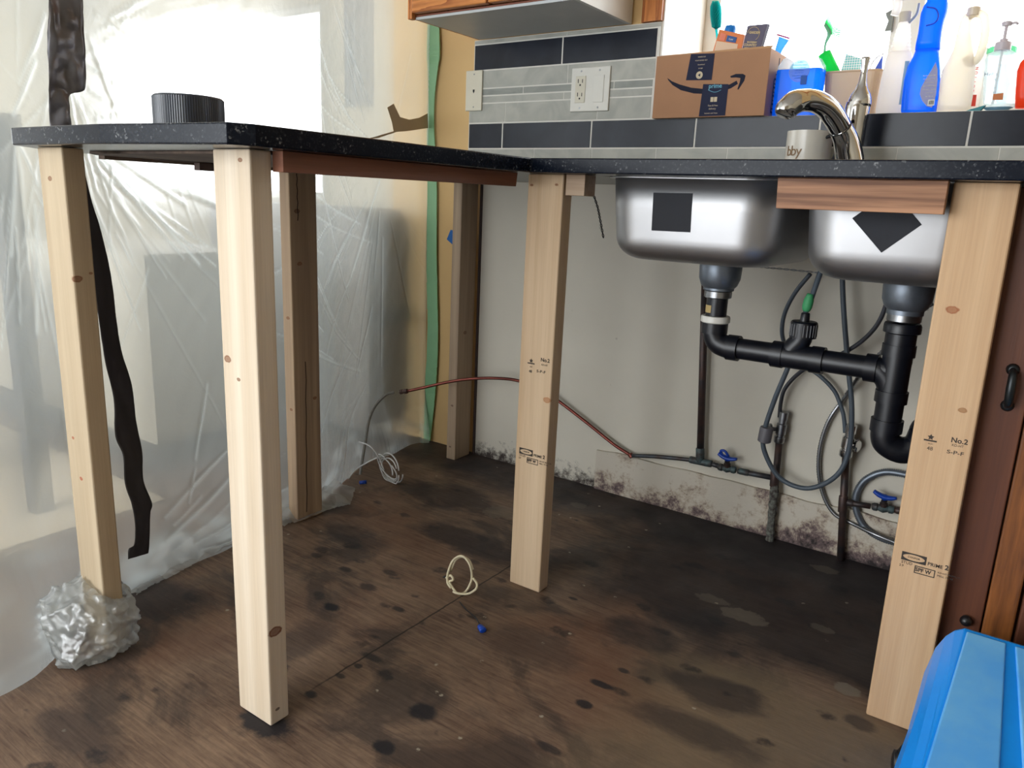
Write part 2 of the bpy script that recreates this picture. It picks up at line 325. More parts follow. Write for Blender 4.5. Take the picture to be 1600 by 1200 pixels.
def floor_mat():
    m, nt, p = mat0('stained_plywood_floor'); tc = N(nt, 'ShaderNodeTexCoord'); P0 = tc.outputs['Object']
    def noise(sc, det=5.0, ro=.55, mapscale=None, dist=0.0, loc=(0, 0, 0)):
        src = P0
        mp = N(nt, 'ShaderNodeMapping'); lk(nt, P0, mp.inputs['Vector']); mp.inputs['Location'].default_value = loc
        if mapscale: mp.inputs['Scale'].default_value = mapscale
        n = N(nt, 'ShaderNodeTexNoise', i_Scale=sc, i_Detail=det, i_Roughness=ro, i_Distortion=dist); lk(nt, mp.outputs[0], n.inputs['Vector']); return n.outputs['Fac']
    def rng(s, a, b, c=0.0, d=1.0):
        r = N(nt, 'ShaderNodeMapRange', i_1=a, i_2=b, i_3=c, i_4=d); lk(nt, s, r.inputs[0]); return r.outputs[0]
    def mix(f, a, b):
        k = N(nt, 'ShaderNodeMix', data_type='RGBA')
        if hasattr(f, 'links') or hasattr(f, 'is_output'): lk(nt, f, k.inputs[0])
        else: k.inputs[0].default_value = f
        if isinstance(a, tuple): k.inputs[6].default_value = a
        else: lk(nt, a, k.inputs[6])
        if isinstance(b, tuple): k.inputs[7].default_value = b
        else: lk(nt, b, k.inputs[7])
        return k.outputs[2]
    def mth(op, a, b, cl=False):
        k = N(nt, 'ShaderNodeMath', operation=op); k.use_clamp = cl
        for i, q in enumerate((a, b)):
            if isinstance(q, (int, float)): k.inputs[i].default_value = q
            else: lk(nt, q, k.inputs[i])
        return k.outputs[0]
    grain = mth('ADD', mth('MULTIPLY', noise(1.0, 7.0, .7, (9, 120, 5), 1.0), .6), mth('MULTIPLY', noise(7.0, 8.0, .65), .4))
    col = mix(rng(grain, .36, .62), lin((84, 64, 53)), lin((140, 116, 96)))
    red = rng(noise(2.1, 3.0, .5, loc=(3, 1, 0)), .48, .68)
    col = mix(mth('MULTIPLY', red, .55), col, lin((112, 72, 50)))
    blot = rng(mth('ADD', noise(3.4, 7.0, .62, (1, 1.5, 1), .6), mth('MULTIPLY', noise(14.0, 5.0, .6), .18)), .60, .70)
    col = mix(mth('MULTIPLY', blot, .66), col, lin((44, 40, 40)))
    # the old cabinet footprint, much darker
    sp = N(nt, 'ShaderNodeSeparateXYZ'); lk(nt, P0, sp.inputs[0]); X, Y = sp.outputs[0], sp.outputs[1]
    wob = mth('MULTIPLY', mth('SUBTRACT', noise(5.0, 5.0, .6), .5), .22)
    fy = rng(mth('ADD', Y, wob), -.66, -.58); fx = rng(mth('ADD', X, mth('MULTIPLY', wob, 1.6)), .62, .86)
    foot = mth('MULTIPLY', fy, fx)
    col = mix(mth('MULTIPLY', foot, .84), col, lin((34, 31, 35)))
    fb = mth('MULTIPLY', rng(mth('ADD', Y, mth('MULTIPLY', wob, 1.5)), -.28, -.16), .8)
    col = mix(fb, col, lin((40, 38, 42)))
    near = mth('MULTIPLY', rng(mth('ADD', Y, wob), -.66, -.72), rng(mth('ADD', X, wob), 1.02, 1.2)); col = mix(mth('MULTIPLY', near, .65), col, lin((128, 110, 86)))
    # stretched dark mould specks along the grain
    mp = N(nt, 'ShaderNodeMapping'); lk(nt, P0, mp.inputs['Vector']); mp.inputs['Scale'].default_value = (8.0, 13, 1); mp.inputs['Rotation'].default_value = (0, 0, .3)
    nv = N(nt, 'ShaderNodeTexNoise', i_Scale=25.0, i_Detail=3.0); lk(nt, P0, nv.inputs['Vector'])
    ad = N(nt, 'ShaderNodeVectorMath', operation='MULTIPLY_ADD'); lk(nt, nv.outputs['Color'], ad.inputs[0]); ad.inputs[1].default_value = (.45, .45, 0); lk(nt, mp.outputs[0], ad.inputs[2])
    v = N(nt, 'ShaderNodeTexVoronoi', i_Scale=1.0, voronoi_dimensions='2D', i_Randomness=1.0); lk(nt, ad.outputs[0], v.inputs['Vector'])
    sc = N(nt, 'ShaderNodeSeparateColor'); lk(nt, v.outputs['Color'], sc.inputs[0])
    rad = mth('MULTIPLY', mth('POWER', mth('SUBTRACT', sc.outputs[0], .42), 1.6), .55); spot = rng(mth('SUBTRACT', v.outputs['Distance'], rad), .05, -.04)
    spot = mth('MULTIPLY', spot, mth('GREATER_THAN', sc.outputs[0], .5))
    spot = mth('MULTIPLY', spot, rng(noise(60.0, 6.0, .7), .3, .55, .35, 1.0))
    col = mix(mth('MULTIPLY', spot, .75), col, lin((28, 27, 32)))
    # pale chips and crumbs
    v2 = N(nt, 'ShaderNodeTexVoronoi', i_Scale=15.0, voronoi_dimensions='2D'); lk(nt, P0, v2.inputs['Vector']); s2 = N(nt, 'ShaderNodeSeparateColor'); lk(nt, v2.outputs['Color'], s2.inputs[0])
    chip = mth('MULTIPLY', rng(v2.outputs['Distance'], .075, .04), mth('GREATER_THAN', s2.outputs[1], .91)); chip = mth('MULTIPLY', chip, rng(noise(120.0, 2.0), .42, .55)); col = mix(mth('MULTIPLY', chip, .8), col, lin((176, 168, 150)))
    wn = mth('MULTIPLY', mth('SUBTRACT', noise(7.0, 7.0, .66, (1, 1.8, 1), .5), .5), 4.2); wn2 = mth('MULTIPLY', mth('SUBTRACT', noise(24.0, 6.0, .7), .5), 2.6)
    for (u, vv, rx, ry, a, big) in ((750, 850, .20, .07, .8, 1), (700, 775, .17, .09, .75, 1), (250, 935, .13, .07, .8, 1), (120, 1150, .10, .05, .6, 1), (1120, 1080, .09, .05, .7, 1), (1085, 1145, .12, .04, .6, 1), (560, 840, .10, .05, .6, 1), (470, 1000, .05, .08, .5, 1), (1000, 990, .08, .05, .6, 1), (830, 1010, .10, .06, .45, 1), (660, 1112, .028, .024, .9, 0), (600, 1167, .022, .016, .9, 0), (518, 948, .022, .014, .95, 0), (485, 1085, .014, .011, .9, 0), (622, 952, .02, .01, .8, 0), (575, 917, .026, .014, .75, 0), (610, 895, .024, .012, .7, 0), (540, 890, .02, .012, .7, 0), (495, 868, .018, .012, .7, 0), (582, 1028, .034, .010, .8, 0), (532, 1056, .012, .008, .8, 0), (940, 1070, .026, .010, .9, 0), (912, 1100, .018, .012, .9, 0), (975, 1048, .014, .008, .8, 0), (895, 935, .012, .006, .8, 0), (415, 1128, .062, .034, .95, 0), (860, 1170, .03, .010, .7, 0), (560, 1040, .01, .008, .8, 0), (1345, 1130, .03, .02, .6, 0)):
        c = at(u, vv, 'z', 0)
        dx = mth('DIVIDE', mth('SUBTRACT', X, c.x), rx); dy = mth('DIVIDE', mth('SUBTRACT', Y, c.y), ry)
        d = mth('ADD', mth('ADD', mth('MULTIPLY', dx, dx), mth('MULTIPLY', dy, dy)), wn if big else wn2)
        col = mix(mth('MULTIPLY', rng(d, 1.6 if big else 1.3, .5), a), col, lin((40, 35, 38)) if big else lin((26, 26, 32)))
    # pale scabs of old glue
    for (u, vv, rx, ry, a) in ((1160, 962, .055, .03, .45), (1112, 936, .04, .02, .3), (1285, 982, .028, .015, .35), (1325, 1078, .028, .02, .8), (782, 800, .05, .05, .35), (1290, 890, .035, .02, .3), (905, 790, .03, .02, .25)):
        c = at(u, vv, 'z', 0)
        dx = mth('DIVIDE', mth('SUBTRACT', X, c.x), rx); dy = mth('DIVIDE', mth('SUBTRACT', Y, c.y), ry)
        d = mth('ADD', mth('ADD', mth('MULTIPLY', dx, dx), mth('MULTIPLY', dy, dy)), mth('MULTIPLY', mth('SUBTRACT', noise(45.0, 3.0), .5), 2.2))
        col = mix(mth('MULTIPLY', rng(d, 1.1, .8), a), col, lin((128, 118, 104)))
    # seams between plywood sheets
    seam = mth('MULTIPLY', rng(mth('ABSOLUTE', mth('SUBTRACT', mth('ADD', X, mth('MULTIPLY', mth('SUBTRACT', noise(30.0), .5), .006)), .605), 0), .003, .0012), 1.0)
    seam = mth('MULTIPLY', seam, mth('MULTIPLY', rng(mth('ADD', Y, wob), -1.27, -1.20), rng(Y, -.50, -.56)))
    col = mix(mth('MULTIPLY', seam, .85), col, lin((22, 18, 16)))
    lk(nt, col, p.inputs['Base Color'])
    rr = rng(noise(6.0), .3, .7, .42, .75); lk(nt, rr, p.inputs['Roughness']); p.inputs['Specular IOR Level'].default_value = .35
    b = N(nt, 'ShaderNodeBump', i_Strength=.35, i_Distance=.0015); lk(nt, grain, b.inputs['Height'])
    b2 = N(nt, 'ShaderNodeBump', i_Strength=.3, i_Distance=.003); lk(nt, noise(40.0, 6.0), b2.inputs['Height']); lk(nt, b.outputs[0], b2.inputs['Normal']); lk(nt, b2.outputs[0], p.inputs['Normal'])
    return m
M['floor'] = floor_mat()

def film(name, haze=.5, tint=(238, 243, 244), gloss=.10, wr=.5):
    """thin milky polythene: part see-through, part scattering, glossy; creases scatter more"""
    m, nt, p = mat0(name); out = nt.nodes['Material Output']; nt.nodes.remove(p); tc = N(nt, 'ShaderNodeTexCoord')
    at_ = N(nt, 'ShaderNodeAttribute', attribute_name='crease')
    mp = N(nt, 'ShaderNodeMapping'); lk(nt, tc.outputs['Object'], mp.inputs['Vector']); mp.inputs['Scale'].default_value = (20, 20, 20)
    n = N(nt, 'ShaderNodeTexNoise', i_Scale=1.0, i_Detail=7.0, i_Roughness=.7, i_Distortion=1.0); lk(nt, mp.outputs[0], n.inputs['Vector'])
    bp = N(nt, 'ShaderNodeBump', i_Strength=wr, i_Distance=.004); lk(nt, n.outputs['Fac'], bp.inputs['Height'])
    tp = N(nt, 'ShaderNodeBsdfTransparent'); tp.inputs[0].default_value = (.96, .97, .97, 1)
    rf = N(nt, 'ShaderNodeBsdfRefraction', i_Roughness=.55, i_IOR=1.12); rf.inputs[0].default_value = (.97, .98, .98, 1)
    tr = N(nt, 'ShaderNodeBsdfTranslucent'); tr.inputs[0].default_value = lin(tint); df = N(nt, 'ShaderNodeBsdfDiffuse'); df.inputs[0].default_value = lin(tint)
    gl = N(nt, 'ShaderNodeBsdfGlossy', i_Roughness=.16); gl.inputs[0].default_value = (1, 1, 1, 1)
    for s in (gl, rf): lk(nt, bp.outputs[0], s.inputs['Normal'])
    def mx(f, a, b):
        k = N(nt, 'ShaderNodeMixShader')
        if isinstance(f, float): k.inputs[0].default_value = f
        else: lk(nt, f, k.inputs[0])
        lk(nt, a, k.inputs[1]); lk(nt, b, k.inputs[2]); return k.outputs[0]
    see = mx(.5, tp.outputs[0], rf.outputs[0]); hz = mx(.42, tr.outputs[0], df.outputs[0])
    f = N(nt, 'ShaderNodeMath', operation='MULTIPLY_ADD'); f.use_clamp = True; lk(nt, at_.outputs['Fac'], f.inputs[0]); f.inputs[1].default_value = .45; f.inputs[2].default_value = haze
    s = mx(f.outputs[0], see, hz)
    fr = N(nt, 'ShaderNodeLayerWeight', i_Blend=.5); lk(nt, bp.outputs[0], fr.inputs['Normal']); pw = N(nt, 'ShaderNodeMath', operation='POWER', i_1=4.0); lk(nt, fr.outputs['Facing'], pw.inputs[0])
    ad = N(nt, 'ShaderNodeMath', operation='MULTIPLY_ADD', i_1=.35, i_2=gloss*.4); lk(nt, pw.outputs[0], ad.inputs[0])
    s = mx(ad.outputs[0], s, gl.outputs[0]); lk(nt, s, out.inputs[0]); return m
M['film'] = film('milky_plastic_film', .44, tint=(228, 238, 240))
M['film2'] = film('crumpled_plastic_film', .27, gloss=.3, wr=.8)

# ------------------------------------------------------------------ the rooms
T, U = .9897, .9607
def struct(name, bm, m, **k): return tag(obj(name, bm, m, **k), kind='structure')
b = B(); box(b, (-5.5, -4.6, -.05), (3.2, 1.6, 0)); struct('floor', b, M['floor'])
b = B(); box(b, (-5.5, -4.6, 2.45), (3.2, 1.6, 2.5)); struct('ceiling', b, M['ceiling'])
KW0, KW1, KWT, SILL = .606, 1.78, 1.66, 1.143
b = B()                                                   # sink wall, painted yellow, with the window opening
box(b, (-.42, .004, 0), (KW0, .34, 2.45)); box(b, (KW0, .004, 0), (KW1, .34, SILL-.012)); box(b, (KW0, .004, KWT), (KW1, .34, 2.45)); box(b, (KW1, .004, 0), (3.2, .34, 2.45))
struct('wall_back', b, M['wall_yellow'])
b = B(); box(b, (0.0, -.004, 0), (3.2, .003, U-.0)); struct('wall_back_panel', b, M['wall_cream'])
b = B(); box(b, (-.008, -.010, 0), (-.0005, .003, U)); struct('trim_1', b, plain('dark_brown_trim', (58, 42, 38), .6))
b = B()                                                   # decayed skirting below the pipes
z0 = []
xs = [.50+i*.02 for i in range(60)]
for i in range(len(xs)-1):
    h1 = .135+.012*mn.noise(Vector((xs[i]*9, 0, 0))); h2 = .135+.012*mn.noise(Vector((xs[i+1]*9, 0, 0)))
    d1 = .010+.004*mn.noise(Vector((xs[i]*14, 3, 0))); d2 = .010+.004*mn.noise(Vector((xs[i+1]*14, 3, 0)))
    hexa(b, [(xs[i], -.004-d1, 0), (xs[i+1], -.004-d2, 0), (xs[i+1], -.0035, 0), (xs[i], -.0035, 0)], [(xs[i], -.004-d1, h1), (xs[i+1], -.004-d2, h2), (xs[i+1], -.0035, h2), (xs[i], -.0035, h1)])
bmesh.ops.remove_doubles(b, verts=b.verts, dist=1e-5)
def rot_mat():
    m, nt, p = mat0('rotten_skirting'); tc = N(nt, 'ShaderNodeTexCoord'); p.inputs['Roughness'].default_value = .85
    n = N(nt, 'ShaderNodeTexNoise', i_Scale=9.0, i_Detail=12.0, i_Roughness=.78, i_Distortion=.1); lk(nt, tc.outputs['Object'], n.inputs['Vector'])
    sx = N(nt, 'ShaderNodeSeparateXYZ'); lk(nt, tc.outputs['Object'], sx.inputs[0])
    zr = N(nt, 'ShaderNodeMapRange', i_1=0.0, i_2=.07, i_3=-.12, i_4=.02); lk(nt, sx.outputs[2], zr.inputs[0])
    xr = N(nt, 'ShaderNodeMapRange', i_1=.9, i_2=1.4, i_3=0.02, i_4=-.07); lk(nt, sx.outputs[0], xr.inputs[0])
    a = N(nt, 'ShaderNodeMath', operation='ADD'); lk(nt, n.outputs['Fac'], a.inputs[0]); lk(nt, zr.outputs[0], a.inputs[1])
    a2 = N(nt, 'ShaderNodeMath', operation='ADD'); lk(nt, a.outputs[0], a2.inputs[0]); lk(nt, xr.outputs[0], a2.inputs[1])
    cr = N(nt, 'ShaderNodeValToRGB'); lk(nt, a2.outputs[0], cr.inputs['Fac']); e = cr.color_ramp.elements
    e[0].position = .30; e[0].color = lin((44, 38, 38)); e[1].position = .50; e[1].color = lin((204, 196, 182)); k = e.new(.385); k.color = lin((118, 100, 98)); k = e.new(.44); k.color = lin((182, 168, 150))
    lk(nt, cr.outputs['Color'], p.inputs['Base Color'])
    bp = N(nt, 'ShaderNodeBump', i_Strength=.8, i_Distance=.006); lk(nt, n.outputs['Fac'], bp.inputs['Height']); lk(nt, bp.outputs[0], p.inputs['Normal']); return m
struct('baseboard_back', b, rot_mat())
b = B(); box(b, (3.2, -4.6, 0), (3.3, .34, 2.45)); struct('wall_right', b, M['wall_pale'])
b = B(); box(b, (-5.6, -4.6, 0), (-5.5, -3.5, 2.45)); box(b, (-5.6, -.4, 0), (-5.5, 1.6, 2.45)); box(b, (-5.6, -3.5, 2.2), (-5.5, -.4, 2.45)); box(b, (-5.6, -3.5, 0), (-5.5, -.4, .4)); struct('wall_left', b, M['wall_pale'])  # the unseen opening is added to brighten the room beyond the film
b = B(); box(b, (-.52, .35, 0), (-.42, 1.6, 2.45)); box(b, (-.52, .004, 0), (-.4205, .35, 2.45)); struct('wall_passage', b, M['wall_pale'])
b = B(); W2 = (-4.86, -2.62, .85, 2.12)
box(b, (-5.5, 1.6, 0), (W2[0], 1.7, 2.45)); box(b, (W2[1], 1.6, 0), (-.42, 1.7, 2.45)); box(b, (W2[0], 1.6, 0), (W2[1], 1.7, W2[2])); box(b, (W2[0], 1.6, W2[3]), (W2[1], 1.7, 2.45))
struct('wall_far', b, M['wall_pale'])
b = B(); box(b, (-5.5, -4.7, 0), (-2.9, -4.6, 2.45)); box(b, (.9, -4.7, 0), (3.2, -4.6, 2.45)); box(b, (-2.9, -4.7, 2.1), (.9, -4.6, 2.45)); struct('wall_front', b, M['wall_pale'])
def window(name, x0, x1, z0, z1, y, bars, label=None):
    b = B(); f = .05
    box(b, (x0, y, z0), (x0+f, y+.05, z1)); box(b, (x1-f, y, z0), (x1, y+.05, z1)); box(b, (x0+f, y, z0), (x1-f, y+.05, z0+f)); box(b, (x0+f, y, z1-f), (x1-f, y+.05, z1))
    for (a, c) in bars: box(b, (a, y, z0+f), (c, y+.05, z1-f))
    w = struct(name, b, M['white']); b = B(); box(b, (x0+.01, y+.02, z0+.01), (x1-.01, y+.024, z1-.01)); obj('window_pane', b, M['glass'], w); return w
mx0 = at(1390, 60, 'y', .28).x; mx1 = at(1437, 60, 'y', .28).x
w1 = window('window_1', KW0, KW1, SILL, KWT, .28, [(mx0, mx1)])
b = B(); p0 = at(1376, 50, 'y', .27); p1 = at(1386, 15, 'y', .27)
prism(b, [(mx0-.012, .262, p0.z), (mx0+.004, .262, p0.z), (mx0+.004, .262, p1.z), (mx0-.016, .262, p1.z-.01), (mx0-.012, .262, p1.z-.02), (mx0-.006, .262, p1.z-.03)], (0, .017, 0)); obj('window_latch', b, plain('grey_latch', (120, 125, 120), .5), w1)
window('window_2', W2[0], W2[1], W2[2], W2[3], 1.63, [])
b = B(); box(b, (KW0, -.004, SILL-.012), (KW1, .33, SILL)); struct('trim_2', b, plain('sill_paint', (226, 222, 212), .4))
M['oak'] = wood('honey_oak', (204, 130, 68), (150, 84, 40), 'z', 26, .06, .4, ring=5.0, contrast=(.1, .75), bump=.2)
M['oakx'] = wood('honey_oak_panel', (206, 134, 72), (150, 84, 40), 'x', 20, .12, .4, ring=6.0, contrast=(.05, .8), bump=.2)
b = B(); box(b, (.556, -.018, 1.402), (KW0+.002, .003, 1.75)); box(b, (.545, -.012, 1.402), (.556, .003, 1.75)); struct('trim_3', b, M['oak'])
b = B(); box(b, (KW0+.0021, -.018, KWT), (KW1+.06, .003, 1.75)); box(b, (KW1+.0, -.018, 1.145), (KW1+.06, .003, KWT)); struct('trim_4', b, M['oak'])

b = B(); box(b, (KW0, -.004, SILL+.0005), (KW0+.006, .279, KWT)); box(b, (KW1-.006, -.004, SILL+.0005), (KW1, .279, KWT)); struct('trim_5', b, plain('blown_jamb_white', (240, 238, 232), .5))  # added liner; its white stands in for blown daylight on the window reveal
# tiled backsplash: every tile its own part
bs = thing('tile_backsplash', 'backsplash of dark slate and pale marble tiles running behind the black counter', 'backsplash', (.3, -.004, T))
b = B(); box(b, (-.0655, -.0080, T+.001), (KW0, -.0041, 1.307)); box(b, (-.05, -.0080, 1.307), (KW0, -.0041, 1.400)); box(b, (KW0, -.0080, T+.001), (3.19, -.0041, SILL+.0005)); obj('grout', b, M['grout'], bs)
def tl(x0, x1, z0, z1, m, nm):
    b = B(); g = .0024 if nm == 'dark_tile' else .0012; box(b, (x0+g, -.009, z0+.0016), (x1-g, -.0036, z1-.0016)); obj(nm, b, m, bs, bevel=.0008)
js = [-.0655]+[.074+.3297*i for i in range(10)]
for a, c in zip(js[:-1], js[1:]): tl(a, min(c, 3.19), 1.0655, 1.1445, M['tile_dark'], 'dark_tile')
js = [-.0655, .2, .41]+[.41+.21*i for i in range(1, 13)]
for a, c in zip(js[:-1], js[1:]): tl(a, min(c, 3.19), 1.0, 1.0645, M['tile_light'], 'pale_tile')
tl(-.05, .287, 1.3085, 1.386, M['tile_dark'], 'dark_tile'); tl(.287, .598, 1.3085, 1.386, M['tile_dark'], 'dark_tile')
tl(-.05, .3, 1.387, 1.400, M['tile_light'], 'pale_tile'); tl(.3, KW0, 1.387, 1.400, M['tile_light'], 'pale_tile')
tl(-.0655, .31, 1.253, 1.3075, M['tile_light'], 'pale_tile'); tl(.31, .598, 1.253, 1.3075, M['tile_light'], 'pale_tile')
tl(-.0655, .149, 1.2305, 1.252, M['tile_grey'], 'grey_strip_tile'); tl(.149, .47, 1.2305, 1.252, M['tile_grey'], 'grey_strip_tile'); tl(.47, .594, 1.2305, 1.252, M['tile_grey'], 'grey_strip_tile')
tl(-.0655, .30, 1.2075, 1.2295, M['tile_light'], 'pale_strip_tile'); tl(.30, .594, 1.2075, 1.2295, M['tile_light'], 'pale_strip_tile')
tl(-.0655, .082, 1.1465, 1.2065, M['tile_light'], 'pale_tile'); tl(.082, .42, 1.1465, 1.2065, M['tile_light'], 'pale_tile'); tl(.42, .594, 1.1465, 1.2065, M['tile_light'], 'pale_tile')

# wall plates
def plate(name, label, x0, x1, z0, z1, m):
    t = thing(name, label, 'wall plate', ((x0+x1)/2, -.009, (z0+z1)/2)); b = B(); box(b, (x0, -.0155, z0), (x1, -.0092, z1)); obj('cover_plate', b, m, t, bevel=.002); return t
a = at(896, 108, 'y', -.012); c = at(955, 176, 'y', -.012)
t = plate('outlet_plate', 'white double wall plate with an electrical outlet beside a blank insert, on the marble tiles', .329, .459, 1.170, 1.294, M['white'])
b = B(); box(b, (.345, -.0175, 1.195), (.379, -.0156, 1.270)); o1 = obj('outlet', b, M['bone'], t, bevel=.0006)
b = B(); box(b, (.407, -.0175, 1.195), (.441, -.0156, 1.270)); obj('blank_insert', b, M['white'], t, bevel=.0006)
for zc in (1.251, 1.213):
    b = B(); box(b, (.353, -.0179, zc), (.3555, -.0176, zc+.011)); box(b, (.3675, -.0179, zc), (.370, -.0176, zc+.010)); lathe(b, [(.0028, 0), (.0028, .0003)], (.3615, -.0176, zc-.006), (0, -1, 0), 12); obj('socket_slot', b, M['dark'], o1)
for (x, z) in ((.362, 1.284), (.424, 1.284), (.362, 1.180), (.424, 1.180)):
    b = B(); lathe(b, [(.0028, 0), (.0022, .0008)], (x, -.0155, z), (0, -1, 0), 12); obj('screw', b, M['steel_dark'], t)
t = plate('phone_jack_plate', 'narrow ivory phone jack plate at the left end of the tiles', -.077, -.010, 1.184, 1.309, M['bone'])
b = B(); prism(b, [(-.047, -.0157, 1.250), (-.039, -.0157, 1.250), (-.0395, -.0157, 1.244), (-.043, -.0157, 1.238), (-.0465, -.0157, 1.244)], (0, -.0004, 0)); obj('jack_socket', b, M['dark'], t)
for z in (1.297, 1.196):
    b = B(); lathe(b, [(.0025, 0), (.002, .0008)], (-.043, -.0155, z), (0, -1, 0), 12); obj('screw', b, M['steel_dark'], t)

# upper cabinet
t = thing('upper_cabinet', 'honey oak wall cabinet with a grey underside above the outlet', 'cabinet', (.25, -.17, 1.40))
CZ = 1.402
b = B(); box(b, (-.030, -.305, CZ), (.500, -.010, CZ+.012)); obj('underside', b, M['grey_lam'], t)
b = B(); box(b, (-.036, -.31, CZ), (-.0305, -.006, 2.2)); box(b, (-.0305, -.0095, CZ+.012), (.50, -.006, 2.2)); box(b, (-.0305, -.30, 2.19), (.5, -.0096, 2.2)); obj('cabinet_body', b, M['oak'], t)
b = B(); box(b, (.5005, -.31, CZ), (.512, -.006, 2.2)); obj('side_panel', b, M['white'], t)  # white puts the window glare on this side into its colour
b = B(); box(b, (-.036, -.3115, CZ-.001), (.512, -.3101, CZ+.006)); obj('edge_strip', b, plain('pale_edge', (200, 205, 208), .4), t)
b = B(); box(b, (-.046, -.330, CZ-.002), (-.030, -.312, 2.2)); obj('face_stile', b, M['oak'], t, bevel=.002)
b = B(); box(b, (-.024, -.338, CZ+.012), (.244, -.3125, 2.18)); d = obj('door', b, M['oakx'], t, bevel=.004)
b = B(); box(b, (.250, -.338, CZ+.012), (.510, -.3125, 2.18)); obj('door', b, M['oakx'], t, bevel=.004)
b = B(); box(b, (-.028, -.3120, CZ+.0065), (.511, -.3105, CZ+.011)); obj('door_gap_strip', b, plain('reddish_edge', (130, 72, 50), .5), t)

# ------------------------------------------------------------------ counter
ct = thing('granite_countertop', 'black speckled granite countertop in an L, standing on bare lumber posts', 'countertop', (.7, -.4, U))
def slab(bm, xs, ys, z0, z1, skip, polyfix=None):
    V = {}
    def v(i, j, z):
        k = (i, j, z)
        if k not in V: V[k] = bm.verts.new((xs[i], ys[j], z))
        return V[k]
    cell = {(i, j) for i in range(len(xs)-1) for j in range(len(ys)-1) if not skip(i, j)}
    for (i, j) in cell:
        bm.faces.new((v(i, j, z1), v(i+1, j, z1), v(i+1, j+1, z1), v(i, j+1, z1))); bm.faces.new((v(i, j, z0), v(i, j+1, z0), v(i+1, j+1, z0), v(i+1, j, z0)))
        for (di, dj, a, c) in ((-1, 0, (i, j), (i, j+1)), (1, 0, (i+1, j), (i+1, j+1)), (0, -1, (i, j), (i+1, j)), (0, 1, (i, j+1), (i+1, j+1))):
            if (i+di, j+dj) not in cell: bm.faces.new((v(*a, z0), v(*c, z0), v(*c, z1), v(*a, z1)))
SX = [-.060, .689, .80, 1.175, 1.205, 1.518, 3.19]; SY = [-1.33, -.7454, -.64, -.20, -.0105]
b = B(); slab(b, SX, SY, U, T, lambda i, j: (j == 0 and i >= 1) or (j == 2 and i in (2, 4)))
# the near end of the peninsula with its clipped corners
bmesh.ops.remove_doubles(b, verts=b.verts, dist=1e-5)
endf = [f for f in b.faces if all(abs(v.co.y+1.33) < 1e-4 for v in f.verts)]
for f in endf: b.faces.remove(f)
pl = [(-.060, -1.33), (.10, -1.475), (.40, -1.478), (.671, -1.448), (.6885, -1.415), (.689, -1.33)]
lo = [b.verts.new((x, y, U)) for x, y in pl]; hi = [b.verts.new((x, y, T)) for x, y in pl]
b.faces.new(lo); b.faces.new(hi)
for i in range(5): b.faces.new((lo[i], lo[i+1], hi[i+1], hi[i]))
bmesh.ops.remove_doubles(b, verts=b.verts, dist=1e-4)
obj('stone_slab', b, M['granite'], ct, bevel=.0025)
M['ply'] = wood('old_plywood', (120, 104, 92), (84, 72, 66), 'y', 30, .05, .8)
M['redwood'] = wood('reddish_apron_wood', (150, 100, 78), (108, 70, 54), 'y', 22, .04, .55, bump=.2)
M['redoak'] = wood('red_oak_strip', (178, 132, 100), (112, 76, 56), 'x', 60, .03, .55, contrast=(.38, .6), bump=.3)
b = B(); prism(b, [(.09, -1.34, U-.0045), (.60, -1.34, U-.0045), (.60, -.80, U-.0045), (.03, -.80, U-.0045), (.03, -1.30, U-.0045)], (0, 0, .004)); obj('plywood_sheet', b, M['ply'], ct)
b = B(); box(b, (.005, -1.28, U-.011), (.028, -.86, U-.0005)); obj('side_cleat', b, M['ply'], ct)
for (u0, u1, v0, v1) in ((240, 302, 238, 249), (304, 352, 238, 266)):
    a = at(u0, v1, 'x', .03); c = at(u1, v1, 'x', .03); b = B(); box(b, (.029, a.y, a.z), (.05, c.y, U-.006)); obj('support_block', b, plain('dark_block', (96, 80, 74), .8), ct)

# apron boards and blocks
b = B(); hexa(b, [(.632, -1.345, .930), (.656, -1.345, .930), (.656, -.748, .932), (.640, -.744, .932)], [(.632, -1.345, U-.0005), (.656, -1.345, U-.0005), (.652, -.738, U-.0005), (.636, -.742, U-.0005)])
tag(obj('apron_board', b, M['redwood'], origin=(.644, -1.05, .93), bevel=.001), 'long reddish wooden board under the inner edge of the counter peninsula', 'board')
a = at(1215, 281, 'y', -.725); c = at(1483, 333, 'y', -.725)
b = B(); hexa(b, [(at(1212, 327, 'y', -.725).x, -.725, .909), (1.449, -.725, .9095), (1.449, -.706, .9095), (at(1212, 327, 'y', -.725).x, -.706, .909)], [(a.x, -.725, U-.0005), (1.449, -.725, U-.0005), (1.449, -.706, U-.0005), (a.x, -.706, U-.0005)])
tag(obj('oak_strip', b, M['redoak'], origin=(1.32, -.715, .91), bevel=.001), 'brown oak strip under the counter front edge, over the right sink bowl', 'board')
b = B(); box(b, (.748, -.70, .918), (.793, -.655, U-.0005))
PINE = ((220, 192, 158), (198, 166, 130))
tag(obj('pine_block', b, wood('pine_block_wood', (190, 168, 146), (160, 136, 114), 'x', 30, .05), origin=(.77, -.68, .918), bevel=.001), 'short pine block tucked under the counter beside the left sink bowl', 'block')

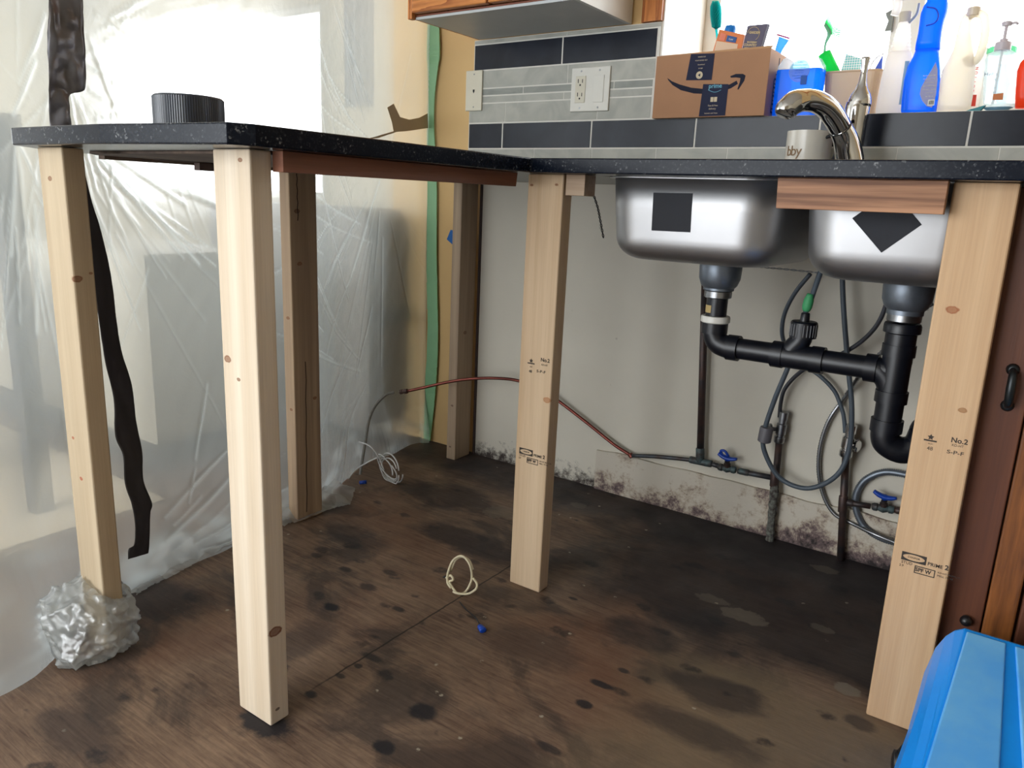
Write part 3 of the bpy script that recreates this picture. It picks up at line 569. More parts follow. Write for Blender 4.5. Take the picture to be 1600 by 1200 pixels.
# ------------------------------------------------------------------ posts
def post(label, bot, top, light, dark, knots, axis_seed, name='lumber_post', mark=None, scale=34, ctr=(.35, .7)):
    """bot/top: four corners front-left, front-right, back-right, back-left"""
    o0 = Vector(bot[0]); kn = [(Vector(k[:3])-o0, k[3], k[4] if len(k) > 4 else (110, 70, 46)) for k in knots]
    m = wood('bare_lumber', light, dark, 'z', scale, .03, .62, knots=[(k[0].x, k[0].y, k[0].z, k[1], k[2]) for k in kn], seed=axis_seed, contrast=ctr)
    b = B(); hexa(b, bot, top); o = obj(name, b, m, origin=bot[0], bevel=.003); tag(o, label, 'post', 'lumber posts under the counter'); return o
def quad(x0, x1, y0, y1, z): return [(x0, y0, z), (x1, y0, z), (x1, y1, z), (x0, y1, z)]
Z0 = .0005; ZT = U-.0005
KN = lambda u, v, ax, val, r, c=(128, 84, 56): (*at(u, v, ax, val), r, c)
pk = [KN(78, 279, 'y', -1.4416, .006), KN(121, 436, 'x', .1997, .008), KN(114, 684, 'y', -1.4416, .004, (160, 80, 50)), KN(127, 748, 'y', -1.4416, .005, (160, 70, 40)), KN(142, 427, 'x', .1997, .003)]
p1 = post('pale 2x4 post at the far left with crumpled plastic around its foot', quad(.1132, .1997, -1.4416, -1.4035, Z0), quad(.1132, .1997, -1.4416, -1.4035, ZT), (200, 182, 154), (184, 164, 136), pk, 1.0)
pk = [KN(375, 250, 'y', -1.3841, .0045), KN(356, 561, 'y', -1.3841, .008), KN(373, 593, 'y', -1.3841, .004), KN(430, 987, 'x', .6314, .012, (120, 70, 44)), KN(434, 1108, 'x', .6314, .004, (60, 40, 30))]
p2 = post('pale 2x4 post nearest the camera, left of centre under the clipped counter corner', quad(.5425, .631, -1.385, -1.346, Z0), quad(.5424, .6314, -1.3841, -1.3459, ZT), (220, 206, 186), (204, 186, 162), pk, 2.3)
pk = [KN(450, 497, 'y', -.8063, .006), KN(455, 640, 'y', -.8063, .005), KN(464, 330, 'x', -.0028, .008, (110, 78, 58)), KN(468, 412, 'x', -.0028, .007), KN(492, 622, 'x', -.0028, .006)]
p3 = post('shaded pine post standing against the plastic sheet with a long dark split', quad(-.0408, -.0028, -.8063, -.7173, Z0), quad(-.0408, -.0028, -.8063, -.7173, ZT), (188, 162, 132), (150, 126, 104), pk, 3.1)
M['split'] = plain('dark_split', (52, 34, 26), .9)
for (va, vb, wv) in ((270, 345, .0012), (565, 800, .0013)):
    pts = [at(463+ (i % 2)*1.0 + (14 if va > 500 else 0) + i*.25, va+(vb-va)*i/8, 'x', -.0028) for i in range(9)]
    b = B()
    for q, r in zip(pts[:-1], pts[1:]): hexa(b, [(q.x, q.y-wv, q.z), (q.x+.0004, q.y-wv, q.z), (q.x+.0004, q.y+wv, q.z), (q.x, q.y+wv, q.z)], [(r.x, r.y-wv, r.z), (r.x+.0004, r.y-wv, r.z), (r.x+.0004, r.y+wv, r.z), (r.x, r.y+wv, r.z)])
    bmesh.ops.remove_doubles(b, verts=b.verts, dist=1e-5); obj('split', b, M['split'], p3)
pk = [KN(728, 520, 'x', -.006, .009, (120, 90, 70)), KN(706, 634, 'y', -.111, .005, (90, 60, 44)), KN(703, 698, 'y', -.111, .004, (80, 50, 34)), KN(731, 565, 'x', -.006, .003), KN(725, 645, 'x', -.006, .002)]
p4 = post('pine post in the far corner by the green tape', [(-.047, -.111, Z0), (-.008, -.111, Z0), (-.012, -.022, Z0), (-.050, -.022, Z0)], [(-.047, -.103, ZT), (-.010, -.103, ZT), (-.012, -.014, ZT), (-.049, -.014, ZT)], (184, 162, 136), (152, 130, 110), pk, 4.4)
pk = [KN(833, 289, 'y', -.6959, .006), KN(872, 289, 'y', -.6959, .006), KN(855, 625, 'y', -.70, .009, (170, 118, 78)), KN(847, 453, 'y', -.6959, .003), KN(787+0, 903, 'y', -.70, .003)]
p5 = post('centre 2x4 post with small dark lumber stamps, under the inner counter corner', quad(.6515, .7375, -.7015, -.6625, Z0), quad(.6540, .7425, -.7015, -.6625, ZT), (212, 188, 158), (192, 164, 132), pk, 5.2)
pk = [KN(1488, 484, 'y', -.688, .0085, (150, 92, 58)), KN(1504, 641, 'y', -.688, .006, (150, 108, 70))]
p6 = post('wide 2x4 post at the right with black lumber stamps and one round knot', [(1.4575, -.688, Z0), (1.5465, -.688, Z0), (1.5465, -.650, Z0), (1.4575, -.650, Z0)], quad(1.4524, 1.541, -.6885, -.650, ZT), (208, 176, 140), (184, 148, 112), pk, 6.6, ctr=(.3, .72))
def stamps(p, yf, us, k=1.0):
    """ink marks: small leaf over 48, No.2 block, oval logo with PRIME, boxed code"""
    (leaf, no2, oval) = us
    def T_(s, size, u, v, nm='lumber_stamp', **kw):
        q = at(u, v, 'y', yf); return text(s, size, (q.x, yf-.0004, q.z), M['ink'], p, nm, **kw)
    q = at(*leaf, 'y', yf); s = .0085*k; b = B()
    pts = []
    for i in range(11):
        a = math.radians(90+i*36) if i < 10 else None
        if a is None: break
        r = s*.55 if i % 2 == 0 else s*.28
        pts.append((q.x+r*math.cos(a), yf-.0006, q.z+.003*k+r*math.sin(a)))
    prism(b, pts, (0, .0004, 0)); box(b, (q.x-s, yf-.0006, q.z-.0035*k), (q.x+s, yf-.0002, q.z-.0012*k)); obj('lumber_stamp', b, M['ink'], p)
    T_('48', .008*k, leaf[0]-1*k, leaf[1]+13*k, align='CENTER'); T_('ALSC', .003*k, leaf[0], leaf[1]+6.5*k, align='CENTER')
    T_('No.2', .0105*k, no2[0], no2[1], bold=.00025*k); T_('KD-HT', .005*k, no2[0]+1, no2[1]+7*k); T_('S-P-F', .0078*k, no2[0]-6*k, no2[1]+16*k, sx=1.35, bold=.0001)
    q = at(*oval, 'y', yf); b = B(); w, h = .017*k, .0068*k
    # frame with an oval opening
    n = 24; outer = []; inner = []
    for i in range(n):
        a = 2*math.pi*i/n; c, s_ = math.cos(a), math.sin(a); mxx = max(abs(c), abs(s_)); outer.append((q.x+w*c/mxx, q.z+h*s_/mxx)); inner.append((q.x+w*.88*c, q.z+h*.72*s_))
    for i in range(n):
        j = (i+1) % n
        hexa(b, [(outer[i][0], yf-.0006, outer[i][1]), (outer[j][0], yf-.0006, outer[j][1]), (inner[j][0], yf-.0006, inner[j][1]), (inner[i][0], yf-.0006, inner[i][1])], [(outer[i][0], yf-.0002, outer[i][1]), (outer[j][0], yf-.0002, outer[j][1]), (inner[j][0], yf-.0002, inner[j][1]), (inner[i][0], yf-.0002, inner[i][1])])
    obj('lumber_stamp', b, M['ink'], p)
    T_('CANFOR', .0042*k, oval[0], oval[1], align='CENTER'); 
    def TX(s, size, dx, dz, **kw): text(s, size, (q.x+dx*k, yf-.0004, q.z+dz*k), M['ink'], p, 'lumber_stamp', **kw)
    TX('PRIME', .0078*k, .019, -.003, bold=.0001); TX('2', .0105*k, .0445, -.002, align='CENTER', bold=.0003)
    TX('STUD', .0062*k, -.016, -.0105); TX('2.9', .005*k, -.018, -.0165)
    bb = B(); x0, z0 = q.x+.003*k, q.z-.0105*k
    box(bb, (x0, yf-.0006, z0-.0125*k), (x0+.028*k, yf-.0002, z0-.0112*k)); box(bb, (x0, yf-.0006, z0-.0015*k), (x0+.028*k, yf-.0002, z0-.0002*k)); box(bb, (x0, yf-.0006, z0-.0112*k), (x0+.0013*k, yf-.0002, z0-.0015*k)); box(bb, (x0+.0267*k, yf-.0006, z0-.0112*k), (x0+.028*k, yf-.0002, z0-.0015*k)); obj('lumber_stamp', bb, M['ink'], p)
    TX('SPF W', .0085*k, .0045, -.0168, bold=.0003, sx=.9); TX('KD-HT PREMIUM', .0036*k, .034, -.0125, sx=1.1); TX('MILL 19-48', .0042*k, .034, -.0175, sx=1.1)
stamps(p6, -.688, ((1454, 686), (1486, 687), (1428, 872)), 1.14)
stamps(p5, -.7015, ((830, 566), (845, 562), (822, 706)), 1.1)

# ------------------------------------------------------------------ sinks
def bowl(x0, x1, y0, y1, z1, z0, cx, cy):
    r = .075; b = B(); mx_, my = (x0+x1)/2, (y0+y1)/2; hx, hy = (x1-x0)/2, (y1-y0)/2; loops = []
    for (t, dz, dr) in ((0, .0, 0), (.5, -.06, .004), (1, -.118, .009)): loops.append(rrect(mx_, my, hx-dr, hy-dr, r-dr*.3, z1+dz, 10))
    zb = z0+.0
    for k in range(1, 9):
        a = math.radians(90*k/8); R_ = z1-.118-zb; ins = R_*(1-math.cos(a)); loops.append(rrect(mx_, my, hx-.009-ins, hy-.009-ins, max(r-.003-ins*.55, .02), z1-.118-R_*math.sin(a), 10))
    # the bottom falls towards the drain hole
    last = loops[-1]; c = Vector((cx, cy, zb-.008))
    for f in (.35, .7): loops.append([p.lerp(c, f)*1 for p in last])
    ang = [math.atan2(p.y-cy, p.x-cx) for p in last]; loops.append([Vector((cx+.043*math.cos(a), cy+.043*math.sin(a), zb-.0085)) for a in ang])
    loft(b, loops, False, False); return b
def sink(name, label, x0, x1, y0, y1, z1, z0, cx, cy):
    t = thing(name, label, 'sink', ((x0+x1)/2, (y0+y1)/2, z1), 'undermount sink bowls')
    o = obj('bowl', bowl(x0, x1, y0, y1, z1, z0, cx, cy), M['steel'], t, smooth=True)
    s = o.modifiers.new('wall', 'SOLIDIFY'); s.thickness = .0012; s.offset = 1
    b = B(); lp = rrect((x0+x1)/2, (y0+y1)/2, (x1-x0)/2+.012, (y1-y0)/2+.012, .085, z1+.0015, 10); li = rrect((x0+x1)/2, (y0+y1)/2, (x1-x0)/2-.001, (y1-y0)/2-.001, .075, z1+.0015, 10)
    A = [b.verts.new(p) for p in lp]; I = [b.verts.new(p) for p in li]; A2 = [b.verts.new(p-Vector((0, 0, .0018))) for p in lp]; I2 = [b.verts.new(p-Vector((0, 0, .0018))) for p in li]; n = len(A)
    for k in range(n):
        j = (k+1) % n; b.faces.new((A[k], A[j], I[j], I[k])); b.faces.new((A2[k], I2[k], I2[j], A2[j])); b.faces.new((A[k], A2[k], A2[j], A[j])); b.faces.new((I[k], I[j], I2[j], I2[k]))
    obj('rim', b, M['steel'], t)
    return t
FY = -.640
s1 = sink('sink_bowl', 'left stainless steel sink bowl with an upright black square pad on its front', .802, 1.172, FY, -.20, U-.0022, .793, .995, -.42)
s2 = sink('sink_bowl', 'right stainless steel sink bowl with a black pad stuck on as a diamond', 1.207, 1.518, FY, -.20, U-.0022, .786, 1.378, -.42)
a0 = at(1022, 301, 'y', FY+.003); a1 = at(1079, 364, 'y', FY+.003); dz = lambda z: FY+.000+ .009*min(1, (U-z)/.118)-.0016
b = B(); c4 = [(a0.x, dz(a1.z)-.001, a1.z), (a1.x-.002, dz(a1.z)-.001, a1.z+.001), (a1.x-.002, dz(a0.z)-.001, a0.z+.001), (a0.x, dz(a0.z)-.001, a0.z)]; prism(b, c4, (0, .003, 0)); obj('sound_pad', b, M['felt'], s1)
qs = [at(1331, 341, 'y', FY), at(1376, 395, 'y', FY), at(1440, 351, 'y', FY), at(1395, 297, 'y', FY)]
b = B(); prism(b, [(q.x, dz(q.z)-.001, q.z) for q in qs], (0, .003, 0)); obj('sound_pad', b, M['felt'], s2)

# strainers and tail pieces
def vl(t, nm, x, y, prof, m, seg=28): b = B(); lathe(b, prof, (x, y, 0), (0, 0, 1), seg); return obj(nm, b, m, t, smooth=False)
def sm(o):
    for p in o.data.polygons: p.use_smooth = True
    e = o.modifiers.new('edge', 'EDGE_SPLIT'); e.split_angle = math.radians(38); return o
D1 = (.995, -.42); D2 = (1.378, -.42)
t = thing('basket_strainer', 'grey metal strainer cup with a clear tailpiece below the left sink bowl', 'drain fitting', (D1[0], D1[1], .70), 'sink strainers')
sm(vl(t, 'strainer_cup', *D1, [(.046, .783), (.047, .778), (.0455, .752), (.040, .737), (.034, .731), (.034, .726), (.028, .724)], M['galv']))
sm(vl(t, 'lock_nut', *D1, [(.031, .7235), (.031, .710), (.027, .708)], M['steel_dark'], 12))
sm(vl(t, 'tailpiece', *D1, [(.0235, .7075), (.0235, .668)], M['abs']))
b = B(); q = Vector((D1[0], D1[1], .686))
for k in range(5):
    a0_ = math.radians(205+k*11); a1_ = math.radians(205+(k+1)*11)
    hexa(b, [(q.x+.0237*math.cos(a), q.y+.0237*math.sin(a), .675) for a in (a0_, a1_)]+[(q.x+.0242*math.cos(a), q.y+.0242*math.sin(a), .675) for a in (a1_, a0_)], [(q.x+.0237*math.cos(a), q.y+.0237*math.sin(a), .692) for a in (a0_, a1_)]+[(q.x+.0242*math.cos(a), q.y+.0242*math.sin(a), .692) for a in (a1_, a0_)])
obj('paper_label', b, plain('tan_label', (190, 165, 110), .6), t)
sm(vl(t, 'slip_nut', *D1, [(.031, .6675), (.0325, .664), (.0325, .654), (.030, .652)], M['white'], 20))
t = thing('basket_strainer', 'grey metal strainer cup with a bright ring below the right sink bowl', 'drain fitting', (D2[0], D2[1], .70), 'sink strainers')
sm(vl(t, 'strainer_cup', *D2, [(.046, .776), (.047, .771), (.0455, .745), (.040, .731), (.034, .725), (.034, .716)], M['galv']))
sm(vl(t, 'lock_nut', *D2, [(.032, .7155), (.032, .703), (.027, .700)], M['steel_dark'], 12))

# black drain: elbow, run with capped tee, second tee, trap
t = thing('drain_pipe', 'black plastic drain assembly with elbow, capped tee and trap hanging below both sinks', 'drain pipe', (1.2, -.42, .45))
r = .0215; zr = .597; zl = .600
b = B(); tube(b, [(D1[0], -.42, .651), (D1[0], -.42, .640), (D1[0]+.003, -.42, .620), (D1[0]+.014, -.42, .606), (D1[0]+.034, -.42, zl), (D1[0]+.05, -.42, zl)], .0255, 20, smooth_n=5); obj('elbow', b, M['abs'], t, smooth=True)
sm(vl(t, 'hub', *D1, [(.0295, .6515), (.0295, .628)], M['abs']))
def hl(nm, x0, x1, rr, z=zl): b = B(); lathe(b, [(rr, 0), (rr, x1-x0)], (x0, -.42, z), (1, 0, 0), 24); return sm(obj(nm, b, M['abs'], t))
hl('hub', D1[0]+.036, D1[0]+.062, .0290); hl('run_pipe', D1[0]+.05, D2[0]-.01, .0235)
hl('hub', 1.132, 1.156, .0290); hl('tee_body', 1.156, 1.214, .0265); hl('hub', 1.214, 1.240, .0290); hl('hub', 1.322, 1.345, .0290)
b = B(); tube(b, [(1.165, -.42, .606), (1.176, -.42, .622), (1.187, -.42, .637), (1.190, -.42, .652)], .022, 20, smooth_n=4); obj('tee_branch', b, M['abs'], t, smooth=True)
b = B(); lathe(b, [(.0275, .644), (.0275, .676), (.025, .679), (.010, .679), (.009, .695), (.0075, .697)], (1.190, -.42, 0)); cp = sm(obj('cap', b, M['abs'], t))
b = B()
for k in range(24):
    a = 2*math.pi*k/24; box(b, (1.190+.0272*math.cos(a)-.001, -.42+.0272*math.sin(a)-.001, .648), (1.190+.0272*math.cos(a)+.001, -.42+.0272*math.sin(a)+.001, .673))
obj('cap_rib', b, M['abs'], cp)
x2 = D2[0]
sm(vl(t, 'slip_nut', x2, -.42, [(.033, .6985), (.035, .694), (.035, .680), (.031, .678)], M['abs'], 16))
sm(vl(t, 'hub', x2, -.42, [(.0290, .6775), (.0290, .655), (.0315, .655), (.0315, .632), (.028, .632), (.028, .618)], M['abs']))
sm(vl(t, 'tee_body', x2, -.42, [(.0275, .632), (.0275, .560), (.0310, .560), (.0310, .536), (.0265, .536), (.0265, .500), (.0310, .500), (.0310, .474)], M['abs']))
b = B(); tube(b, [(x2-.05, -.42, zl), (x2-.03, -.42, zl-.002), (x2-.012, -.42, zl-.018), (x2-.003, -.42, zl-.040)], .0250, 20, smooth_n=4); obj('tee_sweep', b, M['abs'], t, smooth=True)
b = B(); tube(b, [(x2, -.42, .480), (x2, -.42, .464), (x2+.008, -.418, .448), (x2+.034, -.412, .4385), (x2+.058, -.405, .450), (x2+.066, -.40, .476), (x2+.068, -.395, .486), (x2+.080, -.37, .490), (x2+.09, -.30, .492), (x2+.09, -.20, .495), (x2+.09, -.0045, .500)], .0275, 22, smooth_n=6); obj('trap', b, M['abs'], t, smooth=True)

# ------------------------------------------------------------------ supply pipes on the wall
YP = -.035
def P(u, v, y=YP): return at(u, v, 'y', y)
def fit(t, nm, a, c, rr, m, seg=16):
    a = Vector(a); c = Vector(c); b = B(); lathe(b, [(rr*.92, 0), (rr, .002), (rr, (c-a).length-.002), (rr*.92, (c-a).length)], a, (c-a), seg); return sm(obj(nm, b, m, t))
t = thing('water_pipe', 'tarnished upright copper pipe under the left sink strainer, ending in a low tee', 'pipe', P(1095, 720))
top = Vector((P(1095, 700).x, YP-.0, .75)); top.x = P(1100, 440).x; bt = P(1094, 716)
b = B(); tube(b, [top, bt], .0105, 16); obj('riser', b, M['copper_old'], t, smooth=True)
fit(t, 'tee_fitting', P(1094, 700), P(1094, 722), .0125, M['verdigris']); fit(t, 'tee_fitting', P(1078, 718), P(1112, 725), .0105, M['verdigris'])
b = B(); tube(b, [P(988, 712), P(1020, 713), P(1055, 716), P(1082, 719)], .0062, 14, smooth_n=4); obj('branch_pipe', b, M['copper_grey'], t, smooth=True)
b = B(); tube(b, [P(1110, 724), P(1124, 729)], .007, 14); obj('branch_pipe', b, M['copper_grey'], t, smooth=True)
def valve(label, c, dirx, hcol=M['blue_knob'], sc=1.0, tilt=0):
    """brass body on the run, packing nut, lever handle"""
    t = thing('shutoff_valve', label, 'valve', c, 'blue handled shutoff valves'); c = Vector(c); d = Vector(dirx).normalized(); up = Vector((.02, -.25, .97)).normalized()
    b = B(); lathe(b, [(.008, -.026), (.0105, -.022), (.0105, -.014), (.008, -.012), (.0125, 0), (.008, .012), (.0105, .014), (.0105, .022), (.008, .026)], c, d, 16); sm(obj('valve_body', b, M['verdigris'], t))
    b = B(); lathe(b, [(.0095, .004), (.0095, .016), (.0075, .017), (.0075, .024), (.0045, .025), (.0045, .030)], c, up, 12); sm(obj('packing_nut', b, M['copper_old'], t))
    b = B(); h0 = c+up*.034; w = .027*sc
    side = Vector((1, 0, 0)); 
    lathe(b, [(.0, -.006), (.0075, -.006), (.0085, 0), (.006, .006), (0, .006)], h0, up, 16)
    tube(b, [h0-side*w+up*.011, h0-side*w*.55+up*.004, h0, h0+side*w*.55+up*.001, h0+side*w+up*.005], [.007*sc, .0095*sc, .010*sc, .0085*sc, .0055*sc], 12, smooth_n=4, flat=.7)
    if not tilt: tube(b, [h0-side*w*.5+up*.004, h0-side*w*.75+up*.02, h0-side*w*.3+up*.022, h0+side*.1*w+up*.008], .0038, 10, smooth_n=4)
    obj('lever_handle', b, hcol, t, smooth=True); return t
valve('blue handled valve on the low copper run left of the two risers', P(1136, 732), P(1160, 737)-P(1112, 727))
t = thing('water_pipe', 'short copper run between the left blue valve and the middle riser', 'pipe', P(1180, 741))
b = B(); tube(b, [P(1153, 736), P(1205, 746)], .0075, 14); obj('run_pipe', b, M['copper_grey'], t, smooth=True); fit(t, 'coupling', P(1155, 736), P(1170, 739), .0092, M['verdigris'])
def riser(label, u_top, v_top, u_b, v_b, m):
    t = thing('water_riser', label, 'pipe', P(u_b, v_b), 'copper water risers'); a = P(u_top, v_top); c = P(u_b, v_b); c.z = .001
    b = B(); tube(b, [a, c], .0095, 16); o = obj('riser', b, m, t, smooth=True); return t, a, c
rt, ra, rc = riser('left copper riser with a flaking corroded foot, behind the hanging hose', 1218, 684, 1203, 843, M['copper_old'])
fit(rt, 'tee_fitting', P(1211, 735), P(1209, 760), .0115, M['copper_old'])
b = B(); pts = [ra.lerp(rc, .45+.55*i/14)+Vector((random.uniform(-.0012, .0012), -.001, 0)) for i in range(15)]; tube(b, pts, [random.uniform(.0098, .0135) for _ in pts], 10); obj('corrosion_crust', b, plain('corroded_scale', (110, 112, 104), .9, c2=(56, 48, 46), vscale=90, bump=.8, bscale=90), rt)
rt2, ra2, rc2 = riser('right copper riser with a chrome stop valve, nearest the wide post', 1322, 706, 1312, 882, M['copper_old'])
fit(rt2, 'tee_fitting', P(1318, 775), P(1316, 800), .0115, M['copper_old'])
def stop(label, c, u, big):
    t = thing('stop_valve', label, 'valve', c, 'chrome stop valves'); c = Vector(c)
    kf = 1.35 if big else 1.15
    b = B(); lathe(b, [(r_*kf, h_) for r_, h_ in [(.0105, -.004), (.0125, 0), (.0125, .014), (.010, .016), (.010, .020), (.012, .022), (.012, .050), (.009, .052), (.009, .062), (.0105, .063), (.0105, .084), (.007, .086)]], c, (0.05, 0, 1), 18); sm(obj('valve_body', b, M['steel_dark'] if not big else M['chrome'], t))
    b = B(); lathe(b, [(.0055, 0), (.0055, .024), (.015, .025), (.015, .031), (.008, .033)], c+Vector((0, 0, .034)), (1, -.4, 0) if big else (-1, -.6, 0), 14)
    if big: 
        tube(b, [c+Vector((.024, -.008, .018)), c+Vector((.026, -.010, .034)), c+Vector((.024, -.010, .052))], [.004, .005, .004], 10)
    sm(obj('valve_knob', b, M['chrome'] if big else M['steel_dark'], t)); return t
stop('tarnished stop valve on the left riser next to the grey hose weight', P(1217, 690)+Vector((0, 0, .001)), 0, False)
stop('bright chrome stop valve with knob on the right riser', P(1321, 712)+Vector((0, 0, .001)), 0, True)
t = thing('water_pipe', 'short dark copper branch leaving the right riser towards the wide post', 'pipe', P(1360, 792))
b = B(); tube(b, [P(1322, 785), P(1360, 791)], .0075, 14); obj('run_pipe', b, M['copper_old'], t, smooth=True); fit(t, 'coupling', P(1324, 785), P(1333, 787), .0092, M['copper_old'])
b = B(); tube(b, [P(1398, 797), P(1440, 803), P(1520, 813)], .0075, 14); obj('run_pipe', b, M['copper_old'], t, smooth=True); fit(t, 'coupling', P(1400, 797), P(1415, 800), .0092, M['copper_old'])
v2 = valve('blue lever valve on the short branch at the foot of the wide post', P(1380, 794), P(1400, 798)-P(1360, 791), tilt=1)
# hoses
def hose(name, label, pts, rr, m, cat='hose', group=None, braid=False):
    b = B()
    if braid:
        sp = spline(pts, 20); R_ = [rr*(1+.16*(1 if (i % 2) else -1)) for i in range(len(sp))]; tube(b, sp, R_, 12)
    else: tube(b, pts, rr, 12, smooth_n=8)
    o = obj(name, b, m, smooth=True, origin=pts[-1]); return tag(o, label, cat, group)
loop = [P(1316, 428, -.08), P(1318, 480, -.08), P(1324, 560, -.08), P(1331, 640, -.075), P(1326, 705, -.07), P(1305, 745, -.07), P(1262, 763, -.07), P(1220, 748, -.07), P(1197, 712, -.075), P(1193, 680, -.08), P(1210, 625, -.085), P(1232, 572, -.09), P(1240, 540, -.09)]
hose('faucet_hose', 'long grey spray hose hanging in a loop under the right sink bowl', loop, .0065, M['hose'])
c = P(1196, 679, -.08); b = B(); ax = (P(1199, 665, -.08)-P(1193, 695, -.08)).normalized(); lathe(b, [(.013, -.022), (.0175, -.019), (.0178, .017), (.0165, .021), (.008, .022)], c, ax, 24, sx=1.0); wg = sm(obj('hose_weight', b, plain('grey_weight', (94, 92, 98), .5), origin=c)); tag(wg, 'grey plastic weight clipped on the hanging hose', 'weight')
hose('supply_hose', 'dark hose arching from the left stop valve up behind the drain run', [P(1218, 652), P(1220, 630), P(1226, 608), P(1245, 586), P(1268, 571, -.05), P(1300, 560, -.06), P(1340, 538, -.07), P(1370, 508, -.08), P(1386, 470, -.09), P(1390, 430, -.1)], .0055, M['hose_dk'])
hose('supply_hose', 'grey hose arching from the chrome stop valve up to the left behind the drain run', [P(1320.5, 676), P(1319, 655), P(1315, 638), P(1303, 610), P(1278, 585), P(1250, 568, -.022), P(1230, 545, -.03), P(1222, 520, -.08), P(1226, 490, -.09), P(1242, 458, -.1), P(1266, 428, -.11)], .0055, M['hose'])
t = thing('vent_tube', 'dark tube with green tape running down into the capped tee', 'tube', (1.19, -.42, .70))
b = B(); e0 = at(1281, 428, 'y', -.40); e1 = at(1266, 470, 'y', -.42); tube(b, [e0+(e0-e1)*.35, e0, e1, (1.190, -.42, .720), (1.190, -.42, .698)], .0058, 12, smooth_n=5); obj('tube', b, M['hose'], t, smooth=True)
b = B(); lathe(b, [(.006, 0), (.0085, .003), (.0105, .010), (.0105, .024), (.0075, .034), (.0065, .038)], (1.190, -.4200, .700), (.12, 0, 1), 14); obj('green_tape', b, M['green_tape'], t, smooth=True)
hose('braided_hose', 'thin braided steel hose curving down to the floor behind the right riser', [P(1458, 474, -.10), P(1425, 494, -.10), P(1388, 540, -.10), P(1350, 578, -.06), P(1322, 618, -.022), P(1296, 655, -.022), P(1282, 695, -.02), P(1279, 735, -.018), P(1287, 775, -.0165), P(1304, 803, -.0165), P(1330, 817, -.018), P(1365, 834, -.040), P(1400, 848, -.042), P(1440, 860, -.042)], .0052, M['steel_dark'], braid=True)
hose('metal_conduit', 'coiled flexible metal conduit on the wall beside the wide post', [P(1450, 752, -.02), P(1412, 741, -.02), P(1380, 738, -.02), P(1352, 750, -.02), P(1338, 772, -.02), P(1338, 797, -.02), P(1350, 822, -.02), P(1375, 840, -.022), P(1410, 849, -.022), P(1450, 845, -.022)], .0085, M['galv'], cat='conduit', braid=True)
# copper gas line to the corner
tt = thing('copper_line', 'thin copper line bending along the wall and out to a coupling near the plastic', 'pipe', P(990, 712))
b = B(); tube(b, [P(985, 711, -.03), P(960, 695, -.03), P(920, 663, -.03), P(876, 629, -.035), P(845, 608, -.05), P(810, 595, -.07), P(775, 591, -.10), P(735, 592, -.135), P(700, 597, -.16), P(660, 606, -.19), P(637, 611, -.205)], .0052, 12, smooth_n=6); obj('line', b, M['copper'], tt, smooth=True)
b = B(); q = P(986, 712, -.03); lathe(b, [(.006, -.008), (.0085, -.006), (.0085, .005), (.006, .007)], q, (.5, 0, -.5), 12); sm(obj('joint', b, M['copper'], tt))
b = B(); q = P(637, 611, -.205); q2 = P(620, 613, -.215); lathe(b, [(.007, 0), (.0095, .002), (.0095, .012), (.0075, .013), (.0075, .020), (.009, .021), (.009, .030), (.005, .031)], q, (q2-q), 6); sm(obj('coupling', b, M['copper_old'], tt))
gt = hose('grey_tube', 'grey flexible tube drooping from the copper coupling to the floor', [P(616, 613, -.218), P(603, 617, -.24), P(588, 632, -.27), P(577, 655, -.31), P(571, 690, -.36), P(566, 720, -.40), P(562, 748, -.43)], .005, plain('grey_tube', (130, 128, 124), .5), cat='tube')
# thin wires under the sinks
b = B(); pa = [P(926, 300, -.50), P(934, 325, -.50), P(938, 345, -.50), P(943, 372, -.50)]
sp = spline(pa, 14)
for ph in (0, math.pi): tube(b, [p+Vector((math.cos(i*.8+ph)*.0018, math.sin(i*.8+ph)*.0018, 0)) for i, p in enumerate(sp)], .0012, 6)
tag(obj('twisted_wire', b, M['black'], origin=pa[0], smooth=True), 'black twisted wire hanging beside the left sink bowl', 'wire')
b = B(); pa = [at(1150, 414, 'y', -.19), at(1230, 421, 'y', -.19), at(1345, 434, 'y', -.19)]; sp = spline(pa, 30)
for ph in (0, math.pi): tube(b, [p+Vector((0, math.cos(i*.9+ph)*.0016, math.sin(i*.9+ph)*.0016)) for i, p in enumerate(sp)], .0011, 6)
tag(obj('twisted_wire', b, M['steel_dark'], origin=pa[0], smooth=True), 'pale twisted wire strung behind the two sink bowls', 'wire')

# ------------------------------------------------------------------ right cabinet and blue cooler
t = thing('base_cabinet', 'dark stained oak base cabinet at the right edge with an iron pull', 'cabinet', (2.0, -.63, 0))
M['redcab'] = wood('dark_oak_stile', (104, 62, 42), (70, 40, 30), 'z', 26, .04, .45, bump=.2)
M['orcab'] = wood('cathedral_oak_panel', (150, 92, 46), (92, 54, 30), 'z', 24, .14, .42, contrast=(.38, .58), bump=.2)
CY = -.628
b = B(); box(b, (1.575, CY, .0), (2.5, -.02, U-.001)); obj('carcass', b, M['redcab'], t)
b = B(); box(b, (1.525, CY-.019, .0), (1.604, CY-.0005, .956)); obj('face_stile', b, M['redcab'], t, bevel=.002)
b = B(); box(b, (1.6065, CY-.023, .05), (1.650, CY-.0005, .93)); dr = obj('door', b, M['orcab'], t, bevel=.003)
b = B(); box(b, (1.654, CY-.026, .05), (2.4, CY-.0005, .93)); obj('door', b, M['redcab'], t, bevel=.004)
def hp(u, v): q = at(u, v, 'y', CY-.021); return q
q0 = hp(1585, 578); q1 = hp(1575, 634); b = B()
lathe(b, [(.010, 0), (.008, .004), (.005, .006)], (q0.x-.002, CY-.0195, q0.z), (0, -1, 0), 14); lathe(b, [(.010, 0), (.008, .004), (.005, .006)], (q1.x-.001, CY-.0195, q1.z), (0, -1, 0), 14)
